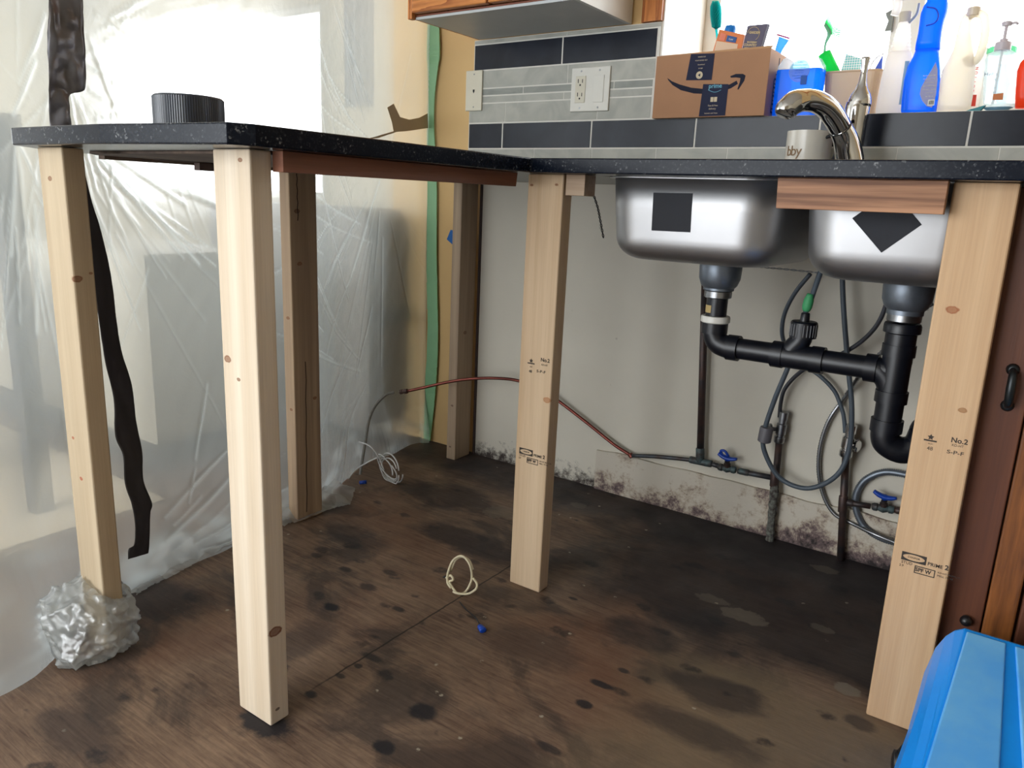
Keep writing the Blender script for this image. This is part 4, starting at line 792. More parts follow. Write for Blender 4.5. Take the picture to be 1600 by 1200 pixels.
tube(b, [(q0.x-.002, CY-.022, q0.z), (q0.x, CY-.036, q0.z-.008), ((q0.x+q1.x)/2, CY-.040, (q0.z+q1.z)/2), (q1.x, CY-.036, q1.z+.008), (q1.x-.001, CY-.022, q1.z)], [.005, .0065, .007, .0065, .005], 12, smooth_n=5); obj('pull_handle', b, plain('dark_iron', (34, 38, 40), .35, .6), t, smooth=True)
q = hp(1510, 968); b = B(); lathe(b, [(.008, 0), (.010, .008), (.006, .016)], (q.x, CY-.0195, q.z), (0, -1, 0), 14); obj('hinge_screw', b, M['black'], t, smooth=True)

t = thing('cooler', 'bright blue plastic cooler with a painted sheen on its lid at the bottom right corner', 'cooler', (1.85, -.90, 0))
YF = -1.0
def lz(y): return .262+(y+.76)*.165
def lx(y): return 1.584+(y+.76)*.038
loops = []
for y, dz in ((-.738, -.030), (-.745, -.008), (-.76, 0), (-.90, 0), (-1.02, 0), (-1.16, 0), (-1.30, -.004), (-1.325, -.02), (-1.335, -.06)):
    z = lz(y)+dz; xl = lx(y); e = max(0, -(y+.90))*.05
    loops.append([Vector(p) for p in ((1.545-e*.2, y, .001), (1.540-e, y, z-.10), (1.549-e*.6, y, z-.05), (1.560, y, z-.024), (1.571, y, z-.009), (xl, y, z), (2.10, y, z), (2.125, y, z-.012), (2.14, y, z-.04), (2.145, y, z-.10), (2.14, y, .001))])
b = B(); loft(b, loops); obj('body', b, M['blue_bin'], t, bevel=.002)
M['lid_sheen'] = plain('sheen_blue', (118, 196, 255), .3, bump=.1, bscale=40, c2=(92, 178, 255))  # paler blue puts the sky reflection on the lid into its colour
g0, g1 = at(1566, 1040, 'y', -.80).x, at(1559, 1190, 'y', -1.0).x; h0, h1 = at(1580, 1040, 'y', -.80).x, at(1592, 1190, 'y', -1.0).x
for (A0, A1, C0, C1) in ((lx(-.765)+.003, lx(-1.29)+.003, g0, g0+(g1-g0)*2.4), (h0, h0+(h1-h0)*2.4, 2.07, 2.07)):
    b = B(); hexa(b, [(A1, -1.29, lz(-1.29)-.002), (C1, -1.29, lz(-1.29)-.002), (C0, -.765, lz(-.765)-.001), (A0, -.765, lz(-.765)-.001)], [(A1+.003, -1.285, lz(-1.285)+.005), (C1-.002, -1.285, lz(-1.285)+.005), (C0-.001, -.77, lz(-.77)+.003), (A0+.002, -.77, lz(-.77)+.003)]); obj('lid_panel', b, M['lid_sheen'], t, bevel=.0015)
b = B(); q = at(1402, 1178, 'y', -.93)
lathe(b, [(.010, -.012), (.016, -.010), (.018, 0), (.016, .010), (.010, .012)], (q.x+.006, -.93, q.z-.012), (1, .2, 0), 20)
tube(b, [(q.x+.004, -.93, q.z+.000), (q.x+.012, -.925, q.z+.018), (q.x+.022, -.92, q.z+.030)], .007, 10); obj('side_latch', b, M['black'], t, smooth=True)

# ------------------------------------------------------------------ faucet, mug
FYY = -.13
def F(u, v, y): return at(u, v, 'y', y)
t = thing('faucet', 'chrome kitchen faucet with a curved spout and bottle shaped handle behind the sink', 'faucet', (F(1335, 245, FYY).x, FYY, T))
cx = F(1335, 215, FYY).x
prof = [(.028, T+.001), (.028, T+.006), (.024, T+.010), (.0235, T+.06), (.0245, F(1335, 190, FYY).z), (.026, F(1335, 183, FYY).z), (.026, F(1335, 179, FYY).z), (.0265, F(1335, 168, FYY).z), (.025, F(1335, 160, FYY).z)]
b = B(); lathe(b, prof, (cx-.002, FYY, 0)); sm(obj('column', b, M['chrome'], t))
z_ = lambda v: F(1335, v, FYY).z
b = B(); lathe(b, [(.0245, z_(167)), (.025, z_(163)), (.0245, z_(157)), (.021, z_(148)), (.014, z_(140)), (.009, z_(130)), (.0068, z_(115)), (.0078, z_(102)), (.0105, z_(94)), (.010, z_(91)), (.004, z_(90))], (cx+.001, FYY, 0)); obj('handle', b, M['chrome'], t, smooth=True)
b = B(); sp_ = [F(1330, 262, -.17), F(1326, 240, -.175), F(1321, 218, -.185), F(1313, 200, -.20)]; tube(b, sp_, [.031, .030, .027, .0245], 24, smooth_n=5); obj('spout_base', b, M['chrome'], t, smooth=True)
b = B(); hd = [F(1313, 200, -.20), F(1303, 182, -.225), F(1290, 167, -.25), F(1272, 158, -.28), F(1254, 157, -.305), F(1240, 161, -.325), F(1228, 172, -.34), F(1224, 180, -.345)]
tube(b, hd, [.0245, .0250, .0245, .0235, .0235, .0255, .0240, .0170], 24, smooth_n=6); obj('spray_head', b, M['chrome'], t, smooth=True)
b = B(); q = F(1275, 147, -.283); lathe(b, [(.007, 0), (.009, .001), (.009, .003), (.005, .004)], q+Vector((0, 0, -.003)), (-.1, -.3, 1), 16, sx=1.6); obj('spray_button', b, M['black'], t, smooth=True)
b = B(); lathe(b, [(.0240, -.001), (.0256, 0), (.0256, .002), (.0240, .003)], hd[0], (hd[1]-hd[0]), 24); obj('joint_ring', b, M['black'], t, smooth=True)
MY = -.085
m0 = F(1229, 225, MY); m1 = F(1300, 225, MY); mz = F(1265, 206, MY).z; mr = (m1.x-m0.x)/2*.98; mcx = (m0.x+m1.x)/2
t = thing('mug', 'white mug with brown script lettering and a dark handle behind the counter edge', 'mug', (mcx, MY, T+.0005))
b = B(); lathe(b, [(mr*.8, T+.001), (mr*.92, T+.006), (mr, T+.03), (mr*1.0, mz), (mr*.94, mz), (mr*.92, T+.03), (0, T+.008)], (mcx, MY, 0), seg=40); sm(obj('cup', b, plain('white_glaze', (222, 216, 204), .25), t))
b = B(); tube(b, [F(1290, 215, MY-.025), F(1300, 213, MY-.028), F(1308, 222, MY-.03), F(1307, 240, MY-.03), F(1294, 262, MY-.02)], [.0035, .005, .0065, .006, .005], 12, smooth_n=5); obj('handle', b, M['abs'], t, smooth=True)
# script lettering wrapped round the cup front
for i, ch in enumerate('bby'):
    a = math.radians(-128+i*15); q = Vector((mcx+(mr+.0008)*math.cos(a), MY+(mr+.0008)*math.sin(a), F(1240, 236, MY-mr).z)); rz = a+R90
    text(ch, .034, q, plain('brown_script', (140, 112, 82), .6), t, 'lettering', rot=(R90, 0, rz), align='CENTER', ext=.0004)

# ------------------------------------------------------------------ window sill things
YS = .03
S = SILL+.0005
def sx(u, v=175, y=YS): return at(u, v, 'y', y).x
def szz(v, u=1300, y=YS): return at(u, v, 'y', y).z
# cardboard box
M['card'] = plain('cardboard', (172, 128, 96), .8, bump=.1, bscale=120)
M['card_in'] = plain('cardboard_inside', (196, 158, 120), .85)
bl = at(1019, 184, 'z', S); bl.y = min(bl.y, -.03)
YB = -.030; x0 = at(1019, 183, 'y', YB).x; x1 = at(1193, 182, 'y', YB).x; ztl = at(1025, 87, 'y', YB).z; ztr = at(1196, 77, 'y', YB).z; H = (ztl+ztr)/2
ca = thing('cardboard_box', 'brown cardboard box with a dark arrow logo and two printed tape strips on the sill', 'box', ((x0+x1)/2, .05, S))
YBB = .175
b = B(); th = .003
box(b, (x0, YB, S), (x1, YBB, S+th)); box(b, (x0, YB, S+th), (x1, YB+th, H)); box(b, (x0, YBB-th, S+th), (x1, YBB, H)); box(b, (x0, YB+th, S+th), (x0+th, YBB-th, H)); box(b, (x1-th, YB+th, S+th), (x1, YBB-th, H))
obj('carton', b, M['card'], ca)
b = B(); hexa(b, [(x0+.002, YB+.004, H-.001), (x1-.002, YB+.004, H-.001), (x1-.002, YB+.0065, H-.001), (x0+.002, YB+.0065, H-.001)], [(x0+.004, YB+.016, H+.004), (x1-.001, YB+.016, H+.009), (x1-.001, YB+.0185, H+.009), (x0+.004, YB+.0185, H+.004)]); obj('flap', b, M['card_in'], ca)
M['navy'] = plain('navy_tape', (38, 42, 66), .7, spec=.2); M['navy_ink'] = plain('navy_print', (36, 38, 54), .8, spec=.2)
def BF(u, v): q = at(u, v, 'y', YB); return q
def strip(us, nm, yy=.0006):
    b = B(); prism(b, [(BF(*p).x, YB-yy, BF(*p).z) for p in us], (0, .0005, 0)); return obj(nm, b, M['navy'], ca)
# arrow logo: long smile with a hooked arrow head
up = [(1043, 122), (1050, 127), (1062, 132), (1080, 137), (1100, 139), (1125, 136), (1140, 132), (1151, 126)]; dn = [(1153, 131), (1142, 138), (1127, 143), (1104, 147), (1084, 146), (1064, 141), (1051, 133), (1044, 125)]
pts = [BF(*p) for p in up+dn]; b = B()
n_ = len(up)
for i in range(n_-1):
    q = [BF(*up[i]), BF(*up[i+1]), BF(*dn[n_-2-i]), BF(*dn[n_-1-i])]; prism(b, [(p.x, YB-.0004, p.z) for p in q], (0, .0003, 0))
hk = [(1141, 119), (1150, 115.5), (1161, 115.5), (1165, 118), (1163, 126), (1154, 140), (1152, 139.5), (1156, 128), (1157, 122), (1150, 121), (1142, 121.5)]
def fan(bm, c, poly):
    for p, q in zip(poly, poly[1:]+poly[:1]): prism(bm, [(BF(*r).x, YB-.0004, BF(*r).z) for r in (c, p, q)], (0, .0003, 0))
for quad_ in ([(1141, 119), (1150, 115.5), (1150, 121), (1142, 121.5)], [(1150, 115.5), (1161, 115.5), (1157, 122), (1150, 121)], [(1161, 115.5), (1165, 118), (1163, 126), (1157, 122)], [(1157, 122), (1163, 126), (1154, 140), (1152, 139.5), (1156, 128)]):
    prism(b, [(BF(*r).x, YB-.0004, BF(*r).z) for r in quad_], (0, .0003, 0))
obj('arrow_logo', b, M['navy_ink'], ca)
strip([(1072, 125.5), (1112, 125), (1117, 83.5), (1080, 84.5)], 'printed_tape', .0012); strip([(1092, 182), (1133, 180.5), (1138.5, 131.5), (1099, 131.5)], 'printed_tape', .0012)
M['lt_ink'] = plain('pale_print', (206, 190, 160), .6); M['lb_ink'] = plain('light_blue_print', (110, 180, 205), .6)
def bt_(s, u, v, size, m=M['lt_ink'], **kw): q = BF(u, v); text(s, size, (q.x, YB-.0014, q.z), m, ca, 'tape_print', align='CENTER', **kw)
bt_('WHERE DO', 1097, 89, .0042); bt_('YOUR BOXES GO?', 1096, 94.5, .0042); bt_('Download', 1096, 101, .0046); bt_('an app', 1095, 106.5, .0046)
q = BF(1093, 117.5); b = B(); lathe(b, [(.0095, 0), (.0095, .0004)], (q.x, YB-.0013, q.z), (0, -1, 0), 24); obj('round_mark', b, M['lt_ink'], ca)
b = B(); prism(b, [(q.x-.004, YB-.0019, q.z+.0002), (q.x+.003, YB-.0019, q.z+.004), (q.x+.0025, YB-.0019, q.z-.004)], (0, .0003, 0)); obj('round_mark', b, M['navy'], ca)
bt_('prime', 1118, 134.5, .0155, M['lb_ink'], bold=.0002)
b = B(); sm_ = [(1107+i*2.2, 140.5+3.6*math.sin(math.pi*i/9)) for i in range(10)]; tube(b, [(BF(*p).x, YB-.0014, BF(*p).z) for p in sm_], .0007, 6); obj('small_arrow', b, M['lb_ink'], ca)
q = BF(1115.5, 155.5); b = B(); box(b, (q.x-.009, YB-.0017, q.z-.006), (q.x-.001, YB-.0013, q.z+.006)); box(b, (q.x+.0005, YB-.0017, q.z-.006), (q.x+.009, YB-.0013, q.z+.006)); obj('parcel_mark', b, M['lt_ink'], ca)
bt_('Fast & free', 1114, 165, .0062); bt_('delivery', 1113, 170, .0062); bt_('Included with Prime', 1111, 177, .0045)
# arrows and bars on the right side of the carton
XR = x1; b = B()
for (ya, yb_) in ((.045, .050), (.070, .075)): box(b, (XR+.0001, ya, H-.050), (XR+.0006, yb_, H-.012))
box(b, (XR+.0001, .030, H-.056), (XR+.0006, .090, H-.053)); 
zz = H-.068
box(b, (XR+.0001, .020, S+.012), (XR+.0006, .024, zz)); box(b, (XR+.0001, .075, S+.012), (XR+.0006, .079, zz))
for k in range(9): z = S+.012+(zz-S-.012)*k/8; box(b, (XR+.0001, .024, z-.001), (XR+.0006, .075, z+(.0015 if k % 2 else .004)))
obj('side_print', b, M['navy_ink'], ca)

def brush_tuft(bm, c, d, L, n, spread, rr=.0009, rand=random):
    d = Vector(d).normalized(); s = d.orthogonal().normalized(); q = d.cross(s)
    for i in range(n):
        a = rand.uniform(0, 6.28); k = spread*math.sqrt(rand.random()); v = (d+s*k*math.cos(a)+q*k*math.sin(a)).normalized(); tube(bm, [c, c+v*L], rr, 5)
IB = .05; zb = S+.004
def inbox(name, label, cat): return thing(name, label, cat, (x0+.1, IB, zb))
# teal bottle brush standing in the carton
q0 = at(1122, 80, 'y', IB); q1 = at(1119, 45, 'y', IB); q2 = at(1117, 8, 'y', IB)
t = thing('bottle_brush', 'teal bottle brush standing up in the cardboard box', 'brush', (q0.x+.01, IB, zb)); M['teal'] = glow_plastic('teal_silicone', (60, 225, 225), .8, clear=.3)
b = B(); tube(b, [(q0.x+.012, IB, zb), q0, q1], [.004, .0035, .003], 10, smooth_n=4); obj('handle', b, M['teal'], t, smooth=True)
b = B(); n = 16
for i in range(n):
    h = i/(n-1); c = q1.lerp(q2, h*.92); R_ = .0125+.003*math.sin(h*3)-.004*max(0, h-.8)*5
    for k in range(14):
        a = 2*math.pi*k/14+i*.2; e = c+Vector((math.cos(a)*R_, math.sin(a)*R_, .006+.008*h)); tube(b, [c, e], [.0022, .0014], 5)
obj('bristles', b, M['teal'], t, smooth=True)
# small blue lid behind
q = at(1141, 46, 'y', .09); b = B(); lathe(b, [(.012, -.14), (.012, -.02), (.0145, -.012), (.016, 0), (.013, .009), (0, .012)], q, (0, 0, 1), 20); tag(obj('blue_bottle', b, glow_plastic('blue_cap', (30, 140, 215), .35), origin=(q.x, q.y, q.z-.14), smooth=True), 'small blue capped bottle peeking from the box behind the orange packet', 'bottle')
def carton(name, label, qs, y, thick, m, cat='box'):
    P4 = [at(u, v, 'y', y) for u, v in qs]; t = thing(name, label, cat, P4[0]); b = B(); prism(b, P4, (.004, thick, 0)); obj('carton', b, m, t, bevel=.0008); return t, P4
t, P4 = carton('medicine_box', 'small orange and white packet leaning in the cardboard box', [(1108, 100), (1153, 103), (1163, 54), (1124, 46)], .02, .03, plain('orange_card', (222, 120, 50), .5))
def onface(u, v, y): return at(u, v, 'y', y)
b = B(); prism(b, [onface(u, v, .0195) for u, v in ((1112, 95), (1148, 96), (1153, 69), (1120, 64))], (0, -.0006, 0)); obj('white_panel', b, plain('cream_card', (226, 196, 168), .6), t)
b = B(); prism(b, [onface(u, v, .019) for u, v in ((1134, 64.5), (1149, 67), (1151.5, 58.5), (1137, 55))], (0, -.0006, 0)); obj('blue_panel', b, plain('blue_card', (40, 84, 150), .6), t)
b = B(); prism(b, [onface(u, v, .019) for u, v in ((1123, 62), (1132, 64), (1135, 54), (1127, 51))], (0, -.0006, 0)); obj('pink_panel', b, plain('pink_card', (232, 130, 100), .6), t)
q = onface(1142, 61.5, .018); text('Cold', .006, q, M['white'], t, 'packet_print', rot=(R90, .2, 0), align='CENTER')
t, P4 = carton('tea_box', 'dark purple packet with gold print leaning in the cardboard box', [(1156, 92), (1183, 92), (1199, 37), (1168, 40)], .015, .012, plain('purple_card', (74, 66, 92), .5))
gold = plain('gold_print', (214, 190, 140), .5)
for (s, u, v, z) in (('GARDEN', 1179, 51, .0085), ('BLACKBERRY', 1175, 66, .0052), ('COUNTRY', 1172, 70.5, .0085), ('DETOX TEA', 1170, 75.5, .0055)):
    q = onface(u, v, .0140); text(s, z, q, gold, t, 'packet_print', rot=(R90, .12, 0), align='CENTER', bold=.0002, sx=.85)
b = B(); cc = onface(1177, 53, .0143); tube(b, [cc+Vector((.016*math.cos(a), 0, .017*math.sin(a))) for a in [math.radians(-60+12*i) for i in range(20)]], .0006, 5); obj('ring_print', b, gold, t)
# toothbrush like blue and pink handle
t = thing('razor_handle', 'translucent blue handle with a pink tip leaning at the right corner of the box', 'handle', at(1216, 100, 'y', .11))
b = B(); A0 = at(1209, 105, 'y', .11); A1 = at(1216, 80, 'y', .11); A2 = at(1225, 60, 'y', .11)
tube(b, [A0+Vector((-.006, 0, -.09)), A0, A1, A2], [.009, .009, .0095, .015], 14, smooth_n=4, flat=.5, upv=(0, 1, 0)); obj('handle', b, glow_plastic('blue_translucent', (120, 180, 235), .7, clear=.3), t, smooth=True)
b = B(); d = at(1214, 54, 'y', .11); e = at(1234, 60, 'y', .11); tube(b, [d, e], .0022, 8); obj('pink_tip', b, plain('pink_tip', (214, 80, 150), .4), t)

# dish comb at the far left of the window
t = thing('dish_brush', 'pale blue scrub brush standing at the left end of the window behind the box', 'brush', at(1034, 95, 'y', .21))
M['pblue'] = glow_plastic('pale_blue_plastic', (120, 160, 205), .6)
a0 = at(1033, 50, 'y', .21); b = B(); box(b, (a0.x-.006, .205, S), (a0.x+.004, .215, a0.z)); box(b, (a0.x+.006, .206, S+.02), (a0.x+.009, .214, a0.z-.002)); obj('spine', b, M['pblue'], t)
b = B()
for i in range(16):
    z = S+.02+(a0.z-S-.02)*i/15
    for k in range(2): tube(b, [(a0.x+.009, .21, z), (a0.x+.026+random.uniform(-.003, .004), .205+.01*k, z-.006+random.uniform(-.003, .003))], .0011, 5)
obj('bristles', b, M['pblue'], t)

# blue dish soap bottle
def ellbottle(bm, prof, cx, cy, depth=.6, seg=32, sq=None):
    lathe(bm, prof, (cx, cy, 0), (0, 0, 1), seg, 1, depth)
u0, u1 = 1213, 1284; X0, X1 = sx(u0, 130), sx(u1, 130); c = (X0+X1)/2; hw = (X1-X0)/2; zq = szz(109, 1250)
t = thing('soap_bottle', 'squat clear bottle filled with bright blue soap right of the cardboard box', 'bottle', (c, YS, S))
def rbottle(bm, zs, cx, cy, hxs, hy, r=.014):
    loft(bm, [rrect(cx, cy, hx, min(hy, hx*.9), min(r, hx*.6), z, 5) for z, hx in zip(zs, hxs)])
b = B(); rbottle(b, [S, S+.004, S+.03, zq], c, YS+.01, [hw*.93, hw*.99, hw, hw*.99], .03); M['bsoap'] = glow_plastic('blue_soap', (20, 130, 250), .7, .2, .30, c2=(60, 185, 255)); obj('blue_soap', b, M['bsoap'], t, smooth=False, bevel=.002)
b = B(); z2 = szz(86, 1250); rbottle(b, [zq+.0005, zq+.010, z2-.01, z2], c, YS+.01, [hw*.99, hw*.96, hw*.78, hw*.5], .03); obj('clear_top', b, M['clear'], t, smooth=False, bevel=.002)
lb = plain('soap_label', (180, 215, 225), .5); li = plain('grey_blue_print', (70, 110, 140), .6)
b = B(); q = Vector((c+.006, YS-.0215, zq+.002)); lathe(b, [(.026, 0), (.026, .0004)], (c+.004, YS+.0095-.0305, zq-.006), (0, -1, 0), 30, 1, 1.05); obj('label', b, clearm('label_film', (200, 225, 232), .35), t)
for i, s in enumerate(('ULTRA', 'Dishwashing Liquid', 'Liquide a vaisselle', 'cuts grease', '16.2 FL OZ', 'keep out of reach', 'of children')):
    text(s, .0046, (c+.004, YS+.0095-.0318, zq+.014-i*.0062), li, t, 'label_print', align='CENTER')
b = B(); box(b, (c+.010, YS-.0225, zq-.040), (c+.026, YS-.0221, zq-.018)); obj('label_panel', b, plain('mid_blue_print', (16, 80, 170), .6), t)

# beige caddy with brushes
X0, X1 = at(1282, 140, 'y', .06).x, at(1375, 140, 'y', .06).x; c = (X0+X1)/2; zt_ = at(1330, 112, 'y', .06).z
cc = thing('utensil_caddy', 'beige plastic caddy holding brushes and sponges on the sill behind the faucet', 'caddy', (c, .115, S))
b = B(); hw = (X1-X0)/2; yc = .115
lo = [rrect(c, yc, hw*.86, .045, .02, S, 6), rrect(c, yc, hw, .055, .024, zt_, 6), rrect(c, yc, hw+.002, .057, .025, zt_, 6), rrect(c, yc, hw+.002, .057, .025, zt_+.004, 6), rrect(c, yc, hw-.004, .051, .021, zt_+.004, 6), rrect(c, yc, hw*.86-.004, .041, .018, S+.004, 6)]
loft(b, lo); obj('tub', b, glow_plastic('beige_tub', (226, 204, 178), .45), cc, smooth=False, bevel=.001)
yc = .115
t = thing('dish_brush', 'bright green handled dish brush with fanned bristles in the beige caddy', 'brush', (c-.03, yc, S+.005)); M['green'] = glow_plastic('green_plastic', (40, 215, 120), .6, clear=.15)
g0 = at(1306, 122, 'y', yc); g1 = at(1288, 84, 'y', yc); b = B(); tube(b, [g0+(g0-g1)*.35, g0, g1], [.0165, .0165, .0165], 20); obj('handle', b, M['green'], t, smooth=True)
n0 = at(1290, 68, 'y', yc); n1 = at(1296, 52, 'y', yc); n2 = at(1289, 38, 'y', yc); M['pgreen'] = glow_plastic('pale_green', (150, 200, 175), .6)
b = B(); tube(b, [g1, n0, n1, n2], [.003, .003, .006, .004], 10, smooth_n=5); obj('neck', b, M['pgreen'], t, smooth=True)
b = B(); M['bgreen'] = glow_plastic('bristle_green', (110, 225, 160), .8, clear=.3)
for i in range(15):
    h = i/14; s0 = n1.lerp(n2, h*1.1-.05); ang = math.radians(-18+88*h); L = .028+.004*math.sin(h*3.1)
    for yy in (-.002, .002): tube(b, [s0+Vector((0, yy, 0)), s0+Vector((math.cos(ang)*L, yy*2, math.sin(ang)*L))], .0008, 5)
obj('bristles', b, M['bgreen'], t)
# dotted sponge cloth and a blue scrubber
q = [at(1312, 116, 'y', .10), at(1340, 116, 'y', .10), at(1348, 92, 'y', .10), at(1322, 84, 'y', .10)]
def dotm():
    m, nt, p = mat0('dotted_cloth'); tc = N(nt, 'ShaderNodeTexCoord'); v = N(nt, 'ShaderNodeTexVoronoi', i_Scale=170.0, i_Randomness=0.0); lk(nt, tc.outputs['Object'], v.inputs['Vector'])
    cr = N(nt, 'ShaderNodeValToRGB'); lk(nt, v.outputs['Distance'], cr.inputs['Fac']); e = cr.color_ramp.elements; e[0].position = .36; e[0].color = lin((110, 205, 205)); e[1].position = .42; e[1].color = lin((236, 246, 244)); lk(nt, cr.outputs['Color'], p.inputs['Base Color']); return m
b = B(); prism(b, q, (.002, .008, 0)); tag(obj('sponge_cloth', b, dotm(), origin=q[0], bevel=.001), 'white cloth with aqua dots in the beige caddy', 'cloth')
q = [at(1362, 116, 'y', .11), at(1377, 116, 'y', .11), at(1379, 86, 'y', .11)]; b = B(); prism(b, q, (0, .008, 0)); t = thing('scrub_brush', 'blue and white scrubber edge at the right end of the beige caddy', 'brush', q[0]); obj('head', b, glow_plastic('royal_blue', (10, 80, 200), .3), t)
b = B(); tube(b, [at(1357, 112, 'y', .105), at(1363, 98, 'y', .105), at(1372, 88, 'y', .105), at(1381, 84, 'y', .105)], .0022, 8, smooth_n=4); obj('wire_handle', b, M['chrome'], t, smooth=True)

# bottles
def bottle(name, label, cat, u, y, segs, depth=.62, hrot=0):
    """segs: list of (part, material, [(half width px, v)]) measured against column u"""
    cx = at(u, 150, 'y', y).x; t = thing(name, label, cat, (cx, y, S)); pxm = (at(u+50, 150, 'y', y).x-at(u-50, 150, 'y', y).x)/100
    for nm, m, pr in segs:
        b = B(); prof = []
        for i, (hw, v, *_) in enumerate(pr): z = max(at(u, v, 'y', y).z, S+.0002) if v < 176 else S+.0002+(v-176)*-.0002; prof.append((hw*pxm, max(z, S+.0001)))
        prof = sorted(prof, key=lambda k: k[1]); lathe(b, prof, (cx, y, 0), (0, 0, 1), 32, 1, depth); sm(obj(nm, b, m, t))
    return t, cx, pxm
M['frost'] = glow_plastic('frosted_white', (240, 234, 222), .62, clear=.12, c2=(226, 226, 232))
M['frost2'] = glow_plastic('ivory_translucent', (246, 236, 208), .66, clear=.14, c2=(230, 230, 236))
yb1 = .060
t, cx_, pm = bottle('spray_bottle', 'white trigger spray bottle with a ribbed neck left of the blue spray bottle', 'bottle', 1396, yb1,
    [('body', M['frost'], [(24, 176), (25, 170), (23.5, 130), (21.5, 100), (20, 88), (17, 82)]),
     ('ribbed_neck', M['frost'], [(15, 81.5), (16, 78), (14, 75), (15, 72), (13.2, 69), (14.3, 66), (12.5, 63), (13.5, 60), (11.8, 57), (12.6, 54), (11, 51), (11.5, 48), (10, 45), (9.5, 40), (8.5, 36)]),
     ('collar', plain('cream_collar', (206, 196, 178), .5), [(9.5, 35.8), (9.5, 22), (8, 20)])])
def PXY(u, v, y): return at(u, v, 'y', y)
b = B(); tube(b, [PXY(1398, 24, yb1), PXY(1402, 12, yb1), PXY(1402, -6, yb1)], [.010, .010, .012], 14); tube(b, [PXY(1414, -6, yb1-.02), PXY(1402, -8, yb1), PXY(1388, -8, yb1+.04)], [.010, .011, .010], 12); obj('spray_head', b, M['frost'], t, smooth=True)
b = B(); tube(b, [PXY(1436, 5, yb1-.004), PXY(1432, 22, yb1-.004), PXY(1420, 36, yb1-.004)], [.003, .0035, .003], 8, smooth_n=4); obj('trigger', b, plain('grey_trigger', (150, 156, 165), .4), t, smooth=True)
b = B(); zz0, zz1 = PXY(1412, 165, yb1).z, PXY(1412, 98, yb1).z; tube(b, [(cx_+pm*17, yb1-.022, zz0), (cx_+pm*16, yb1-.021, zz1)], [.006, .005], 4, flat=.2, upv=(0, 1, 0)); obj('label', b, glow_plastic('aqua_label', (150, 190, 214), .3), t)

M['bspray'] = glow_plastic('blue_bottle_plastic', (40, 140, 255), .65, .25, .25, c2=(60, 175, 255)); M['bspray2'] = glow_plastic('blue_shroud_plastic', (40, 150, 255), .65, .25, .25)
yb2 = .028
# blue bottle leans: build by lofting measured outlines
def leaner(bm, rows, y, depth, n=6):
    loops = []
    for (ul, ur, v) in rows:
        a, c = at(ul, v, 'y', y), at(ur, v, 'y', y); hw = (c.x-a.x)/2; z = max((a.z+c.z)/2, S+.0003); loops.append(rrect((a.x+c.x)/2, y+.006, hw, min(depth, hw*.95), min(depth, hw)*.7, z, n))
    loops = loops[::-1] if loops[0][0].z > loops[-1][0].z else loops
    loft(bm, loops)
t = thing('cleaner_bottle', 'tall blue cleaner spray bottle with an oval back label', 'bottle', (at(1436, 170, 'y', yb2).x, yb2, S))
b = B(); leaner(b, [(1409, 1460, 177.5), (1408, 1462, 172), (1410, 1466, 150), (1413, 1468, 125), (1419, 1468, 103), (1427, 1467, 88), (1431, 1467, 77.5)], yb2, .028); obj('body', b, M['bspray'], t, smooth=True)
b = B(); leaner(b, [(1430, 1468.5, 77), (1431.5, 1469, 66), (1435, 1471, 50), (1437, 1474, 35), (1439, 1479, 20), (1443, 1481, 9), (1448, 1480, 2), (1450, 1479, -12), (1440, 1478, -30), (1442, 1476, -34)], yb2, .022); obj('spray_shroud', b, M['bspray2'], t, smooth=True)
b = B(); tube(b, [PXY(1447, 40, yb2-.018), PXY(1460, 36, yb2-.020), PXY(1466, 26, yb2-.020), PXY(1462, 14, yb2-.019), PXY(1448, 11, yb2-.018)], .0016, 8, smooth_n=5); obj('trigger_groove', b, plain('deep_blue', (0, 60, 170), .4), t, smooth=True)
lab = [(1462, 97), (1455, 110), (1446, 124), (1439, 137), (1437, 147), (1441, 158), (1448, 166), (1456, 168), (1460, 160), (1463, 145), (1465, 125), (1465, 108)]
b = B(); prism(b, [(q.x, yb2-.0235, q.z) for q in [PXY(u, v, yb2-.023) for u, v in lab]], (0, .0014, 0)); obj('back_label', b, plain('lilac_label', (150, 150, 190), .5), t)
for i, s in enumerate(('GLASS CLEANER', 'Directions: spray', 'wipe surface', 'CAUTION irritant', 'keep from children', 'rinse eyes', 'net 765 mL')):
    q = PXY(1452, 118+i*5.4, yb2-.0245); text(s, .0036, (q.x, yb2-.0240, q.z), M['white'], t, 'label_print', align='CENTER')
b = B(); qa = PXY(1449, 165, yb2-.024); box(b, (qa.x, yb2-.0245, qa.z), (qa.x+.014, yb2-.0237, qa.z+.013)); bc = obj('barcode_patch', b, M['white'], t)
b = B()
for k in range(7): box(b, (qa.x+.002+k*.0016, yb2-.0250, qa.z+.002), (qa.x+.0026+k*.0016+(.0004 if k % 2 else 0), yb2-.0246, qa.z+.011))
obj('barcode_lines', b, M['navy_ink'], bc)

